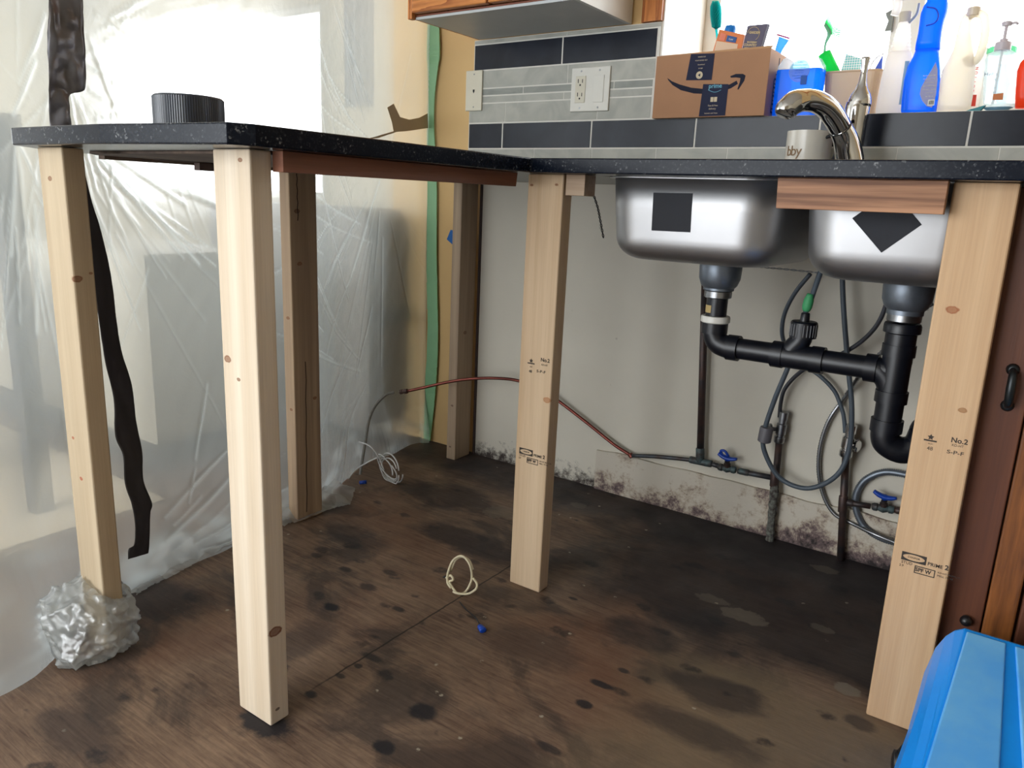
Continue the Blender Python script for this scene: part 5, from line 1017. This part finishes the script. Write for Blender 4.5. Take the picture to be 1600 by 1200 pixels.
t = thing('bleach_jug', 'large ivory translucent jug with a moulded side handle', 'jug', (at(1492, 170, 'y', .05).x, .05, S)); yj = .05
b = B(); leaner(b, [(1466, 1514, 172), (1464, 1516, 166), (1466, 1519, 150), (1468, 1521, 130), (1472, 1523, 110), (1482, 1522, 92), (1490, 1520, 76), (1494, 1517, 55), (1499, 1517, 36), (1504, 1520, 25), (1507, 1525, 21)], yj, .035); obj('body', b, M['frost2'], t, smooth=True)
b = B(); tube(b, [PXY(1513, 26, yj), PXY(1527, 21, yj), PXY(1538, 27, yj), PXY(1540, 45, yj), PXY(1536, 70, yj), PXY(1527, 92, yj), PXY(1515, 99, yj), PXY(1509, 90, yj)], [.009, .0085, .009, .009, .009, .0085, .008, .008], 14, smooth_n=6); obj('handle', b, M['frost2'], t, smooth=True)
b = B(); q = PXY(1522, 16, yj); lathe(b, [(.014, -.012), (.014, .004), (.012, .006)], q, (0, 0, 1), 20); obj('cap', b, plain('cream_cap', (224, 208, 184), .4), t)

t = thing('lotion_bottle', 'white bottle with red lettering standing on its cap right of the ivory jug', 'bottle', (at(1527, 168, 'y', .12).x, .12, S))
b = B(); leaner(b, [(1514, 1536, 168), (1515, 1540, 150), (1520, 1543, 110), (1530, 1545, 80), (1536, 1544, 74)], .12, .016); obj('body', b, M['frost'], t, smooth=True)
b = B(); qs_ = [PXY(u, v, .102) for u, v in ((1513, 166), (1524, 166), (1526, 148), (1515, 148))]; prism(b, qs_, (0, .002, 0)); obj('red_band', b, plain('red_print', (224, 70, 60), .5), t)
for i, ch in enumerate('LOTION'):
    q = PXY(1520+i*1.4, 142-i*7.0, .1035); text(ch, .0085, (q.x, .1025, q.z), plain('pink_red_print', (220, 90, 100), .5), t, 'label_print', rot=(R90, -R90, 0), align='CENTER', bold=.0002)
t = thing('pump_bottle', 'clear pump bottle of hand soap near the right end of the sill', 'bottle', (at(1566, 168, 'y', .04).x, .04, S)); yp = .04
b = B(); leaner(b, [(1538, 1584, 168), (1536, 1587, 160), (1537, 1588, 120), (1539, 1589, 92), (1545, 1588, 84), (1553, 1580, 79)], yp, .024); obj('body', b, M['clear'], t, smooth=True)
b = B(); q = PXY(1566, 79, yp); lathe(b, [(.0165, 0), (.0165, .016), (.014, .018), (.008, .019), (.008, .024), (.0035, .0245), (.0035, .050), (.010, .051), (.011, .058), (.009, .060)], q, (0, 0, 1), 24); obj('pump', b, plain('lilac_grey_plastic', (196, 186, 192), .4), t, smooth=False)
b = B(); tube(b, [q+Vector((0, 0, .055)), q+Vector((.018, -.004, .056)), q+Vector((.022, -.005, .052))], .003, 8); obj('nozzle', b, plain('lilac_grey_plastic', (196, 186, 192), .4), t, smooth=True)
b = B(); tube(b, [q, (q.x, q.y, S+.02)], .003, 8); obj('dip_tube', b, M['white'], t)
pb = plain('slate_print', (90, 105, 125), .6)
for s, u, v, z in (('Hello', 1548, 116, .012), ('soft', 1551, 124, .009), ('gentle', 1556, 137, .005), ('hand soap', 1556, 144, .005)):
    qq = PXY(u, v, yp-.0205); text(s, z, (qq.x, yp-.0195, qq.z), pb, t, 'label_print', align='CENTER')
t = thing('small_squeeze_bottle', 'tiny clear bottle with an orange label in front of the pump bottle', 'bottle', (at(1567, 165, 'y', .0).x, .008, S)); yq = .008
b = B(); leaner(b, [(1556, 1578, 160), (1555, 1578, 150), (1556, 1577, 130), (1561, 1574, 118), (1563, 1572, 100)], yq, .009); obj('body', b, M['clear'], t, smooth=True)
b = B(); prism(b, [PXY(u, v, yq-.006) for u, v in ((1551, 156), (1567, 156), (1568, 145), (1552, 147))], (0, .0008, 0)); obj('label', b, plain('amber_label', (196, 110, 50), .5), t)
t = thing('glass_dish', 'small teal glass dish lying on the sill at the right', 'dish', (at(1555, 165, 'y', -.0).x, .0, S))
b = B(); q = at(1560, 166, 'y', .0); lathe(b, [(0, S+.001), (.012, S+.001), (.020, S+.008), (.0185, S+.009), (.011, S+.003), (0, S+.003)], (q.x-.002, -.005+.022, 0), (0, 0, 1), 28, 1.5, .8); obj('bowl', b, glow_plastic('teal_glass', (130, 170, 190), .3, .1, .3), t, smooth=True)
t = thing('sponge_pad', 'thin teal scrub pad lying left of the glass dish', 'pad', (at(1525, 168, 'y', .0).x, .01, S))
b = B(); a = at(1507, 171, 'y', 0); c_ = at(1541, 160, 'y', 0); hexa(b, [(a.x, .0, S), (c_.x-.01, .0, S), (c_.x-.01, .02, S), (a.x, .02, S)], [(a.x+.012, .002, S+.005), (c_.x, .002, S+.013), (c_.x, .018, S+.013), (a.x+.012, .018, S+.005)]); obj('pad', b, plain('teal_pad', (60, 130, 140), .7), t, bevel=.001)
t = thing('soap_carton', 'orange red bottle cut off by the right edge of the picture', 'bottle', (at(1600, 165, 'y', .03).x, .03, S))
b = B(); leaner(b, [(1586, 1625, 168), (1586, 1626, 150), (1589, 1627, 110), (1594, 1627, 97), (1602, 1620, 88)], .03, .02); obj('body', b, glow_plastic('orange_red_plastic', (240, 90, 40), .55), t, smooth=True)
t = thing('jar', 'jar with a mint green lid glimpsed behind the pump bottle', 'jar', (at(1566, 165, 'y', .12).x, .12, S))
b = B(); q = at(1566, 76, 'y', .12); lathe(b, [(.028, S+.0002), (.029, q.z-.011)], (q.x, .12, 0), seg=28); obj('jar', b, glow_plastic('white_jar', (245, 248, 246), .7, clear=.6), t, smooth=False)
b = B(); lathe(b, [(.0305, q.z-.0105), (.0305, q.z), (.027, q.z+.003)], (q.x, .12, 0), seg=28); obj('lid', b, glow_plastic('mint_plastic', (150, 225, 190), .6, clear=.2), t, smooth=False)

# ------------------------------------------------------------------ tape roll on the counter
YR = -1.315
a = at(240, 170, 'y', YR); c = at(350, 170, 'y', YR); mid_ = at(295, 170, 'y', YR); rr = .056; hz = at(295, 146, 'y', YR-.03).z; a = Vector((mid_.x-rr, 0, 0)); c = Vector((mid_.x+rr, 0, 0))
t = thing('tape_roll', 'black roll of ribbed tape lying flat on the counter peninsula', 'tape roll', ((a.x+c.x)/2, YR, T+.0005))
b = B(); n = 180; prof = []
cx, cy = (a.x+c.x)/2, YR; zb_, zt_ = T+.0008, hz
def ringpts(R0, z, am=0): return [Vector((cx+(R0+am*(1 if k % 2 else -1))*math.cos(2*math.pi*k/n), cy+(R0+am*(1 if k % 2 else -1))*math.sin(2*math.pi*k/n), z)) for k in range(n)]
b = B(); L = [[b.verts.new(p) for p in lp] for lp in (ringpts(rr-.003, zb_), ringpts(rr, zb_+.003, .00028), ringpts(rr, zt_-.003, .00028), ringpts(rr-.003, zt_), ringpts(rr*.5, zt_-.001), ringpts(rr*.5, zb_))]
for i in range(6):
    for k in range(n): A_, C_ = L[i], L[(i+1) % 6]; b.faces.new((A_[k], A_[(k+1) % n], C_[(k+1) % n], C_[k]))
obj('wound_tape', b, plain('black_glossy_tape', (34, 40, 52), .28), t, smooth=False)
b = B(); L = [[b.verts.new(p) for p in lp] for lp in (ringpts(rr*.498, zb_), ringpts(rr*.498, zt_), ringpts(rr*.47, zt_), ringpts(rr*.47, zb_))]
for i in range(4):
    for k in range(n): A_, C_ = L[i], L[(i+1) % 4]; b.faces.new((A_[k], A_[(k+1) % n], C_[(k+1) % n], C_[k]))
obj('core', b, M['card'], t)

# ------------------------------------------------------------------ plastic sheeting
XS = -.095
path = spline([(-.243, -.006), (-.266, -.06), (-.275, -.25), (-.215, -.46), (XS-.012, -.66), (XS, -.9), (XS, -1.2), (XS-.005, -1.45), (XS-.03, -1.8), (XS-.06, -2.3)], 12)
cum = [0]
for p, q in zip(path[:-1], path[1:]): cum.append(cum[-1]+(q-p).length)
LT = cum[-1]
def path_at(s):
    s = max(0, min(LT-1e-6, s))
    for i in range(len(cum)-1):
        if cum[i+1] >= s: k = (s-cum[i])/(cum[i+1]-cum[i]); p = path[i].lerp(path[i+1], k); d = (path[i+1]-path[i]).normalized(); return p, Vector((-d.y, d.x))*1
    return path[-1], Vector((1, 0))
def s_of_y(y):
    for i in range(len(path)-1):
        if path[i+1].y <= y: return cum[i]+(path[i].y-y)/max(1e-6, path[i].y-path[i+1].y)*(cum[i+1]-cum[i])
    return LT
rs = random.Random(11)
# creases: segments in (s, z) measured from the picture through the sheet's plane
def sz(u, v): q = at(u, v, 'x', XS); return (s_of_y(q.y), q.z)
cre = []
def cr_(u0, v0, u1, v1, w=.006, a=1.0): cre.append((*sz(u0, v0), *sz(u1, v1), w, a))
cr_(150, 238, 310, 412, .006, 1.0); cr_(170, 235, 340, 320, .006, .9); cr_(190, 540, 230, 420, .003, .6); cr_(165, 310, 205, 400, .003, .5)
cr_(500, 150, 610, 205, .004, .8); cr_(500, 40, 605, 185, .004, 1); cr_(570, 5, 630, 125, .004, .8); cr_(515, 40, 518, 125, .004, .8); cr_(500, 80, 575, 170, .004, .7)
cr_(25, 220, 18, 400, .005, .7); cr_(30, 225, 60, 290, .005, .6); cr_(55, 320, 58, 520, .006, .7); cr_(30, 230, 45, 420, .004, .5)
cr_(55, 95, 20, 180, .004, .9); cr_(60, 50, 30, 130, .005, .7); cr_(70, 20, 52, 75, .004, .7)
cr_(500, 300, 620, 355, .006, .7); cr_(500, 335, 640, 385, .005, .6); cr_(655, 285, 600, 440, .006, 1.0); cr_(600, 440, 540, 560, .005, .6); cr_(640, 490, 610, 600, .004, .7); cr_(600, 560, 520, 680, .004, .7)
cr_(500, 390, 530, 400, .004, .4); cr_(240, 800, 355, 700, .005, .8); cr_(300, 715, 320, 600, .004, .9); cr_(235, 830, 350, 745, .006, .9); cr_(280, 780, 300, 730, .003, .7)
cr_(100, 640, 110, 760, .004, .6); cr_(250, 810, 300, 770, .004, .6); cr_(90, 870, 10, 960, .006, .9); cr_(120, 900, 20, 960, .006, .8); cr_(60, 985, 0, 1030, .005, .9)
cr_(140, 60, 190, 200, .004, .6); cr_(150, 20, 200, 60, .003, .6); cr_(135, 100, 185, 130, .003, .7); cr_(140, 140, 180, 165, .003, .6)
for i in range(95):   # sharp stretched lines raying from the pull points
    (pu, pv, a0_, a1_) = rs.choice([(110, 200, -20, 70), (110, 235, 5, 80), (120, 60, -40, 60), (560, -60, 30, 75), (480, 60, 20, 70), (20, 235, 60, 110), (660, 280, 95, 150), (640, 600, 190, 260), (220, 860, -60, 10), (90, 60, 70, 130)])
    an = math.radians(rs.uniform(a0_, a1_)); r0 = rs.uniform(20, 150); r1 = r0+rs.uniform(50, 260); u0_, v0_ = pu+r0*math.cos(an), pv+r0*math.sin(an); u1_, v1_ = pu+r1*math.cos(an), pv+r1*math.sin(an)
    if -80 < u1_ < 660 and v1_ < 950: cr_(u0_, v0_, u1_, v1_, rs.uniform(.0018, .0035), rs.uniform(.35, .95))
for i in range(44):   # faint extra folds fanning out of the corners where the sheet is pulled
    ax_, az_ = rs.choice([sz(100, 210), sz(30, 225), sz(660, 285), sz(180, 40), sz(520, 30), sz(640, 600)]); ang = rs.uniform(-2.6, -.5) if rs.random() < .7 else rs.uniform(.3, 2.8); L_ = rs.uniform(.15, .7); st = rs.uniform(.03, .25)
    cre.append((ax_+st*math.cos(ang), az_+st*math.sin(ang), ax_+(st+L_)*math.cos(ang), az_+(st+L_)*math.sin(ang), rs.uniform(.002, .004), rs.uniform(.2, .5)))
NS, NZ = 640, 440; ZTOP = 2.44
b = B(); cl_ = b.verts.layers.float.new('crease')
SM = s_of_y(-1.72); svals = [SM*i/(NS-30) for i in range(NS-29)]+[SM+(LT-SM)*i/30 for i in range(1, 31)]
# denser rows in the part the camera sees
zv = [ZTOP*((j/NZ)**1.25) for j in range(NZ+1)]
grid = []

for i, s in enumerate(svals):
    col_ = []
    p, nrm = path_at(s)
    act = [c for c in cre if min(c[0], c[2])-.04 < s < max(c[0], c[2])+.04]
    for z in zv:
        off = 0; crs = 0; fo = 0
        tpe = min(1, s/.12)
        off += tpe*(.010*mn.noise(Vector((s*2.2, z*1.4, 0)))+.005*mn.noise(Vector((s*6, z*3.5, 4)))+.0016*mn.noise(Vector((s*24+z*9, z*14, 2))))
        for (s0, z0, s1, z1, w, a) in act:
            dx, dz_ = s1-s0, z1-z0; L2 = dx*dx+dz_*dz_; k = ((s-s0)*dx+(z-z0)*dz_)/L2
            if -.05 < k < 1.05:
                kk = max(0, min(1, k)); d = math.hypot(s-s0-dx*kk, z-z0-dz_*kk)
                if d < w*4:
                    g = math.exp(-(d/w)**2)*a*math.sin(math.pi*min(1, max(0, .08+.84*kk)))**.6; fo = min(.012, fo+g*.005); crs = max(crs, math.exp(-(d/(w*.55))**2)*a)
        off += fo
        # the bottom drifts into the kitchen and gathers in folds on the floor
        fl = smooth(1-z/.22); yl = smooth((s-s_of_y(-.75))/.5)
        off += fl*(.045+.03*yl+.02*mn.noise(Vector((s*7, z*3, 9)))) + smooth(1-z/.5)*yl*.03
        if z < .35: crs = max(crs, .8*max(0, mn.noise(Vector((s*9+z*16, z*26-s*7, 1))))*2*fl)
        kn = smooth((s-s_of_y(-1.30))/.25); off += kn*smooth(1-z/.45)*.12 + smooth((s-s_of_y(-1.42))/.2)*smooth(1-z/.3)*.08
        zz_ = max(z, .0015+.0012*(1+mn.noise(Vector((s*20, z*20, 5)))))
        v = b.verts.new((p.x+nrm.x*off, min(p.y+nrm.y*off, -.0055), zz_)); v[cl_] = crs; col_.append(v)
    grid.append(col_)
for i in range(NS):
    for j in range(NZ): b.faces.new((grid[i][j], grid[i+1][j], grid[i+1][j+1], grid[i][j+1]))
sh = tag(obj('plastic_sheet', b, M['film'], smooth=True, recalc=False, origin=(0, 0, 0)), 'large milky plastic dust sheet hung from the ceiling behind the counter peninsula', 'plastic sheet')

# sheet skirt: loose film lying on the floor, and the crumpled bundle round the post foot
def crumple(name, label, outline, hfun, nx=70, seed=3, m=None, hole=None):
    """outline: closed list of floor points; a crumpled film heap with the given height function"""
    xs_ = [p[0] for p in outline]; ys_ = [p[1] for p in outline]; x0_, x1_, y0_, y1_ = min(xs_), max(xs_), min(ys_), max(ys_)
    def inside(x, y):
        c = False; n = len(outline)
        for i in range(n):
            (xa, ya), (xb, yb) = outline[i], outline[i-1]
            if (ya > y) != (yb > y) and x < (xb-xa)*(y-ya)/(yb-ya)+xa: c = not c
        return c
    b = B(); ly = b.verts.layers.float.new('crease'); V = {}
    ny = int(nx*(y1_-y0_)/(x1_-x0_))
    for i in range(nx+1):
        for j in range(ny+1):
            x = x0_+(x1_-x0_)*i/nx; y = y0_+(y1_-y0_)*j/ny
            if not inside(x, y): continue
            if hole and hole[0] < x < hole[1] and hole[2] < y < hole[3]: continue
            n1 = mn.noise(Vector((x*26, y*26, seed))); n2 = abs(mn.noise(Vector((x*15+3, y*15, seed+4)))); n3 = mn.noise(Vector((x*70, y*70, seed+8)))
            z = hfun(x, y); v = b.verts.new((x+.006*n1, y+.006*n3, max(.002, z+.020*n1*min(1, z/.02)+.022*n2*min(1, z/.03)+.003*n3))); v[ly] = max(0, .8-n2*16); V[(i, j)] = v
    for (i, j) in list(V):
        q = [(i, j), (i+1, j), (i+1, j+1), (i, j+1)]
        if all(k in V for k in q): b.faces.new([V[k] for k in q])
    loose = [v for v in b.verts if not v.link_faces]; bmesh.ops.delete(b, geom=loose, context='VERTS')
    c = sum(xs_)/len(xs_), sum(ys_)/len(ys_)
    return obj(name, b, m or M['film2'], smooth=True, recalc=False, origin=(c[0], c[1], 0))
out = [tuple(at(u, v, 'z', 0)[:2]) for u, v in ((222, 940), (218, 1034), (176, 1058), (120, 1066), (82, 1068), (60, 1052), (20, 1030))]+[(-.02, -1.50), (-.03, -1.36), (.06, -1.33), (.205, -1.34)]
def bag(name, label, c, rad, hole):
    b = B(); bmesh.ops.create_icosphere(b, subdivisions=6, radius=1); ly = b.verts.layers.float.new('crease')
    rb = random.Random(21); pls = []
    for _ in range(85):
        n_ = Vector((rb.gauss(0, 1), rb.gauss(0, 1), rb.gauss(0, .9))).normalized(); pls.append((n_, rb.uniform(.80, 1.12)))
    for v in b.verts:
        d = v.co.normalized(); dw = (d+Vector((mn.noise(d*5), mn.noise(d*5+Vector((3, 1, 4))), mn.noise(d*5+Vector((7, 7, 1)))))*.16).normalized()
        ks = sorted(h/max(.05, dw.dot(n_)) for n_, h in pls)[:2]; k = min(ks[0], 1.35); gap = ks[1]-ks[0]
        k *= 1+.10*mn.noise(d*1.7+Vector((5, 1, 2)))+.045*mn.noise(d*6)-.05*math.exp(-(gap/.03)**2)*(1 if mn.noise(d*4) > 0 else -1)
        flare = 1+.30*max(0, -d.z)
        q = Vector((c[0]+d.x*rad[0]*k*flare, c[1]+d.y*rad[1]*k*flare, c[2]+d.z*rad[2]*k)); q.z = max(.0025, q.z); v.co = q; v[ly] = .8*math.exp(-(gap/.022)**2)
    dead = [v for v in b.verts if (hole[0] < v.co.x < hole[1] and hole[2] < v.co.y < hole[3]) or (v.co.z < .006 and (Vector((v.co.x-c[0], v.co.y-c[1])).length < .05))]
    bmesh.ops.delete(b, geom=dead, context='VERTS')
    o = obj(name, b, M['film2'], smooth=True, recalc=False, origin=(c[0], c[1], 0)); return tag(o, label, 'plastic film')
bag('plastic_bundle', 'crumpled clear plastic bunched around the foot of the far left post', (.150, -1.450, .060), (.112, .086, .086), (.109, .204, -1.446, -1.399))
out2 = [(-.06, -1.30), (-.05, -1.1), (-.06, -.9), (-.04, -.75), (-.02, -.66), (.015, -.60), (.03, -.70), (.012, -.83), (.02, -1.0), (.035, -1.12), (.05, -1.2), (.07, -1.31)]
out2 = [(-.085, -1.29), (-.085, -.60), (-.02, -.575), (.02, -.63), (.006, -.70), (.006, -.83), (-.015, -.92), (.0, -1.02), (.015, -1.15), (.03, -1.25), (.045, -1.30)]
fl2 = crumple('plastic_skirt', '', out2, lambda x, y: .004+.035*smooth((.03-x)/.12), 50, 12)
tag(fl2, 'loose gathered edge of clear plastic lying on the floor below the sheet', 'plastic film')

# black strip hanging on the sheet
def ribbon(name, label, left, right, x, m, cat, crump=0, n=14, seed=1, thick=.0006, ax='x', low=0):
    b = B(); rows = []
    def at2(u, v):
        p = at(u, v, ax, x)
        for _ in range(3): p = at(u, v, ax, x+(low*smooth(1-p.z/.5) if low else 0))
        return p
    L_ = spline([at2(u, v) for u, v in left], n); R_ = spline([at2(u, v) for u, v in right], n)
    K = 10
    for i, (a, c) in enumerate(zip(L_, R_)):
        row = []
        for k in range(K+1):
            p = a.lerp(c, k/K); w = crump*(mn.noise(Vector((p.y*40+seed, p.z*14, 1)))*1.0+abs(mn.noise(Vector((p.y*60, p.z*26, seed))))*.8)
            q = p.copy(); q['xyz'.index(ax)] += w if ax == 'x' else -w; row.append(q)
        rows.append(row)
    V = [[b.verts.new(p) for p in r] for r in rows]
    for i in range(len(V)-1):
        for k in range(K): b.faces.new((V[i][k], V[i][k+1], V[i+1][k+1], V[i+1][k]))
    o = obj(name, b, m, smooth=True, origin=at(*left[0], ax, x)); s = o.modifiers.new('thickness', 'SOLIDIFY'); s.thickness = thick; s.offset = 0; return tag(o, label, cat)
M['btape'] = plain('black_cloth_tape', (34, 28, 28), .5, bump=.2, bscale=80)
M['dtape'] = plain('wrinkled_duct_tape', (104, 104, 110), .34, .3, bump=.4, bscale=50, c2=(80, 74, 72))
ribbon('hanging_strip', 'long flat black strip hanging on the plastic beside the far left post', [(126, 236), (134, 300), (141, 400), (150, 470), (163, 560), (177, 620), (180, 680), (192, 712), (195, 755), (206, 790), (211, 820), (209, 850), (201, 858), (200, 874)], [(124, 236), (142, 310), (160, 370), (175, 440), (187, 535), (205, 600), (213, 660), (222, 705), (224, 750), (237, 785), (235, 800), (234, 820), (233, 850), (231, 864)], -.068, M['btape'], 'strip', .002, low=.115)
ribbon('duct_tape', 'wide wrinkled dark duct tape running down the plastic above the left counter end', [(70, -330), (72, -120), (74, 0), (74, 50), (74, 92), (74, 120), (75, 150), (78, 185), (82, 222)], [(130, -330), (128, -120), (128, 0), (131, 50), (133, 92), (133, 138), (110, 148), (107, 170), (113, 222)], -.066, M['dtape'], 'tape', .009, seed=5)
gtp = plain('grey_brown_tape', (186, 168, 142), .5, bump=.3, bscale=60)
def patch(name, label, polys, ax, val, m, cat, d=.0006, off=None):
    b = B()
    for pl_ in polys:
        P_ = [at(u, v, ax, val) for u, v in pl_]; prism(b, P_, off or ((d, 0, 0) if ax == 'x' else (0, d, 0)))
    c = at(*polys[0][0], ax, val); return tag(obj(name, b, m, origin=c), label, cat)
patch('duct_tape', 'forked patch of grey brown tape on the plastic by the green strip', [[(605, 168), (615, 162), (625, 183), (640, 187), (655, 184), (668, 177), (669, 200), (635, 205), (620, 206), (590, 216), (574, 217), (615, 205), (612, 190)]], 'x', -.245, gtp, 'tape')
patch('duct_tape', 'dark grey bar of tape low on the plastic left of the green strip', [[(588, 492), (600, 488), (640, 476), (642, 500), (600, 513), (588, 514)]], 'x', -.31, plain('dark_grey_tape', (84, 88, 92), .5), 'tape')
b = B(); Lg = spline([at(u, v, 'y', -.0085) for u, v in ((668, 36), (667, 85), (668, 105), (669, 150), (667, 200), (668, 285), (666, 400), (668, 520), (664, 600), (662, 690))], 6); Rg = spline([at(u, v, 'y', -.0085) for u, v in ((686, 40), (687, 85), (684, 105), (679, 150), (678, 200), (682, 285), (682, 400), (684, 520), (681, 600), (672, 690))], 6)
for i in range(len(Lg)-1):
    a, c, d, e = Lg[i], Rg[i], Rg[i+1], Lg[i+1]; f = [Vector((p.x, -.0050, max(p.z, .003))) for p in (a, c, d, e)]; w_ = [Vector((p.x, -.0085-.004*mn.noise(Vector((p.z*9, k, 0))), max(p.z, .003))) for k, p in enumerate((a, c, d, e))]
    hexa(b, [w_[0], w_[1], f[1], f[0]], [w_[3], w_[2], f[2], f[3]])
bmesh.ops.remove_doubles(b, verts=b.verts, dist=1e-5)
b2 = Lg[0].z
tag(obj('masking_tape', b, glow_plastic('green_masking_tape', (150, 204, 156), .1), origin=at(672, 690, 'y', -.0085)), 'long strip of green masking tape holding the plastic to the yellow wall', 'tape')
patch('painters_tape', 'scrap of blue painters tape on the yellow wall beside the corner post', [[(704, 359), (712, 361), (712, 372), (712, 399), (707, 398), (708, 383), (698, 374)]], 'y', -.0012, plain('blue_tape', (0, 92, 170), .6), 'tape')

# coiled cable at the foot of the sheet
t = thing('cable_coil', 'coil of thin white cable on the floor by the foot of the plastic sheet', 'cable', at(600, 760, 'z', 0)); b = B()
cc_ = at(597, 725, 'y', -.40); 
def ell(c, rx, rz, tilt, y0, ph0, ph1, n=26, dy=.02):
    out = []
    for i in range(n):
        a = math.radians(ph0+(ph1-ph0)*i/(n-1)); x, z = rx*math.cos(a), rz*math.sin(a); out.append(Vector((c.x+x*math.cos(tilt)-z*math.sin(tilt), y0+dy*math.sin(a*.5), max(.005, c.z+x*math.sin(tilt)+z*math.cos(tilt)))))
    return out
base = at(598, 735, 'y', -.42)
for k, (du, dv, rx, rz, tl2, p0, p1) in enumerate(((8, 0, .048, .052, .9, -40, 300), (2, 3, .036, .044, 1.1, -60, 280), (5, 5, .046, .044, .5, 0, 330), (0, -2, .030, .050, 1.0, 20, 340))):
    c2 = at(600+du, 733+dv, 'y', -.42-.006*k); tube(b, ell(c2, rx, rz, tl2, -.42-.006*k, p0, p1), .0023, 8)
tube(b, [at(560, 690, 'y', -.45), at(578, 697, 'y', -.44), at(592, 715, 'y', -.43), at(600, 735, 'y', -.43)], .0023, 8, smooth_n=5)
tube(b, [at(538, 757, 'y', -.48), at(555, 735, 'y', -.47), at(575, 722, 'y', -.46), at(590, 715, 'y', -.45)], .0023, 8, smooth_n=5)
obj('cable', b, M['cable'], t, smooth=True)
q = at(562, 754, 'z', .008); b = B(); tube(b, [q, q+Vector((.018, .012, .003))], .006, 10); obj('blue_plug', b, M['blue_knob'], t, smooth=True)

# cream cord loop with a blue wire nut
t = thing('cord_loop', 'cream cord standing in a loop on the plywood floor near the centre post', 'cord', at(722, 935, 'z', 0)); b = B()
Yc = -.80
def C(u, v, dy=0): q = at(u, v, 'y', Yc+dy); q.z = max(q.z, .004); return q
tube(b, [C(697, 903), C(704, 899), C(708, 906, .0), C(700, 920), C(701, 932), C(708, 940, -.02), C(716, 938, -.03), C(728, 925, -.01), C(737, 905), C(735, 885), C(727, 872), C(718, 869), C(707, 877), C(700, 895, -.004), C(699, 915, -.004), C(704, 930, -.02)], .0028, 10, smooth_n=6)
tube(b, [C(739, 903), C(745, 912), C(743, 921, -.01), C(730, 928, -.02), C(714, 934, -.03), C(708, 930, -.03)], .0028, 10, smooth_n=6)
tube(b, [C(739, 890, .004), C(733, 876, .004), C(722, 870, .004), C(712, 875, .004), C(704, 892, .004)], .0028, 10, smooth_n=6)
obj('cord', b, M['cord'], t, smooth=True)
b = B(); g = [at(u, v, 'z', .003) for u, v in ((718, 940), (728, 952), (742, 964), (750, 976))]; tube(b, g, .0013, 6, smooth_n=4); obj('thin_wire', b, M['black'], t, smooth=True)
b = B(); q = at(749, 977, 'z', .006); q2 = at(757, 988, 'z', .006); lathe(b, [(.003, 0), (.005, .004), (.0065, .016), (.0065, .022), (.004, .023)], q, (q2-q), 8, sx=1.3); obj('wire_nut', b, M['blue_knob'], t, smooth=True)
q = C(696, 901); b = B(); tube(b, [q, q+Vector((-.006, 0, -.003))], .0026, 8); obj('cord_tip', b, M['black'], t, smooth=True)

# ------------------------------------------------------------------ dim things beyond the plastic
b = B(); box(b, (-3.4, -3.4, .0005), (-.42, -.95, .006)); tag(obj('floor_mat', b, plain('pale_tan_mat', (226, 208, 180), .7), origin=(-1.9, -2.2, 0), bevel=.002), 'pale tan floor covering showing through the plastic at the lower left', 'mat')
t = thing('grey_appliance', 'pale grey appliance with rounded lower corner, blurred behind the plastic by the green tape', 'appliance', (-.80, -.10, 0))
lo = []
b = B(); lo = [rrect(-.80, 0, .46, .40, .07, 0, 8)]; xz = [(p.x, p.y+.45) for p in lo[0]]
hexa(b, [Vector((x, .0-.20, z+.005)) for x, z in xz], [Vector((x, -.02, z+.005)) for x, z in xz]); obj('body', b, plain('grey_enamel', (128, 120, 112), .5), t)
t = thing('storage_cabinet', 'beige storage cabinet dimly seen through the plastic between the two left posts', 'cabinet', (-1.2, -.6, 0))
b = B(); box(b, (-1.9, -.85, .10), (-.62, -.45, .70)); obj('body', b, plain('beige_laminate', (190, 180, 160), .5), t)
b = B(); box(b, (-1.88, -.83, 0), (-.64, -.47, .0995)); obj('lower_band', b, plain('dark_band', (70, 66, 62), .6), t)  # dark inset band below the body
t = thing('blue_tote', 'blurry blue container behind the plastic at the left edge', 'container', (-1.25, -1.45, 0))
b = B(); loft(b, [rrect(-1.25, -1.35, .24, .20, .05, 0), rrect(-1.25, -1.35, .28, .24, .05, .62)]); obj('body', b, plain('blue_tote_plastic', (70, 110, 170), .5), t)
b = B(); box(b, (-1.9, -1.25, .985), (-.55, -1.18, 1.06)); b2_ = tag(obj('dark_rail', b, plain('dark_rail', (70, 66, 66), .6), origin=(-1.2, -1.2, .985)), 'dark horizontal rail behind the plastic at counter height', 'rail')
b = B(); box(b, (-1.85, -1.24, 0), (-1.80, -1.19, .9845)); box(b, (-.62, -1.24, 0), (-.57, -1.19, .9845)); obj('rail_post', b, plain('dark_rail', (70, 66, 66), .6), b2_)
b = B(); n = 30; x_a, x_b = -2.35, -1.95
for i in range(n):
    xa = x_a+(x_b-x_a)*i/n; xb = x_a+(x_b-x_a)*(i+1)/n; ya = 1.55+.02*math.sin(i*1.3); yb_ = 1.55+.02*math.sin((i+1)*1.3); hexa(b, [(xa, ya, 1.45), (xb, yb_, 1.45), (xb, yb_+.004, 1.45), (xa, ya+.004, 1.45)], [(xa, ya, 2.3), (xb, yb_, 2.3), (xb, yb_+.004, 2.3), (xa, ya+.004, 2.3)])
tag(obj('curtain', b, plain('grey_curtain', (150, 156, 166), .9), origin=(-2.15, 1.55, 1.45)), 'grey curtain beside the bright window beyond the plastic', 'curtain')
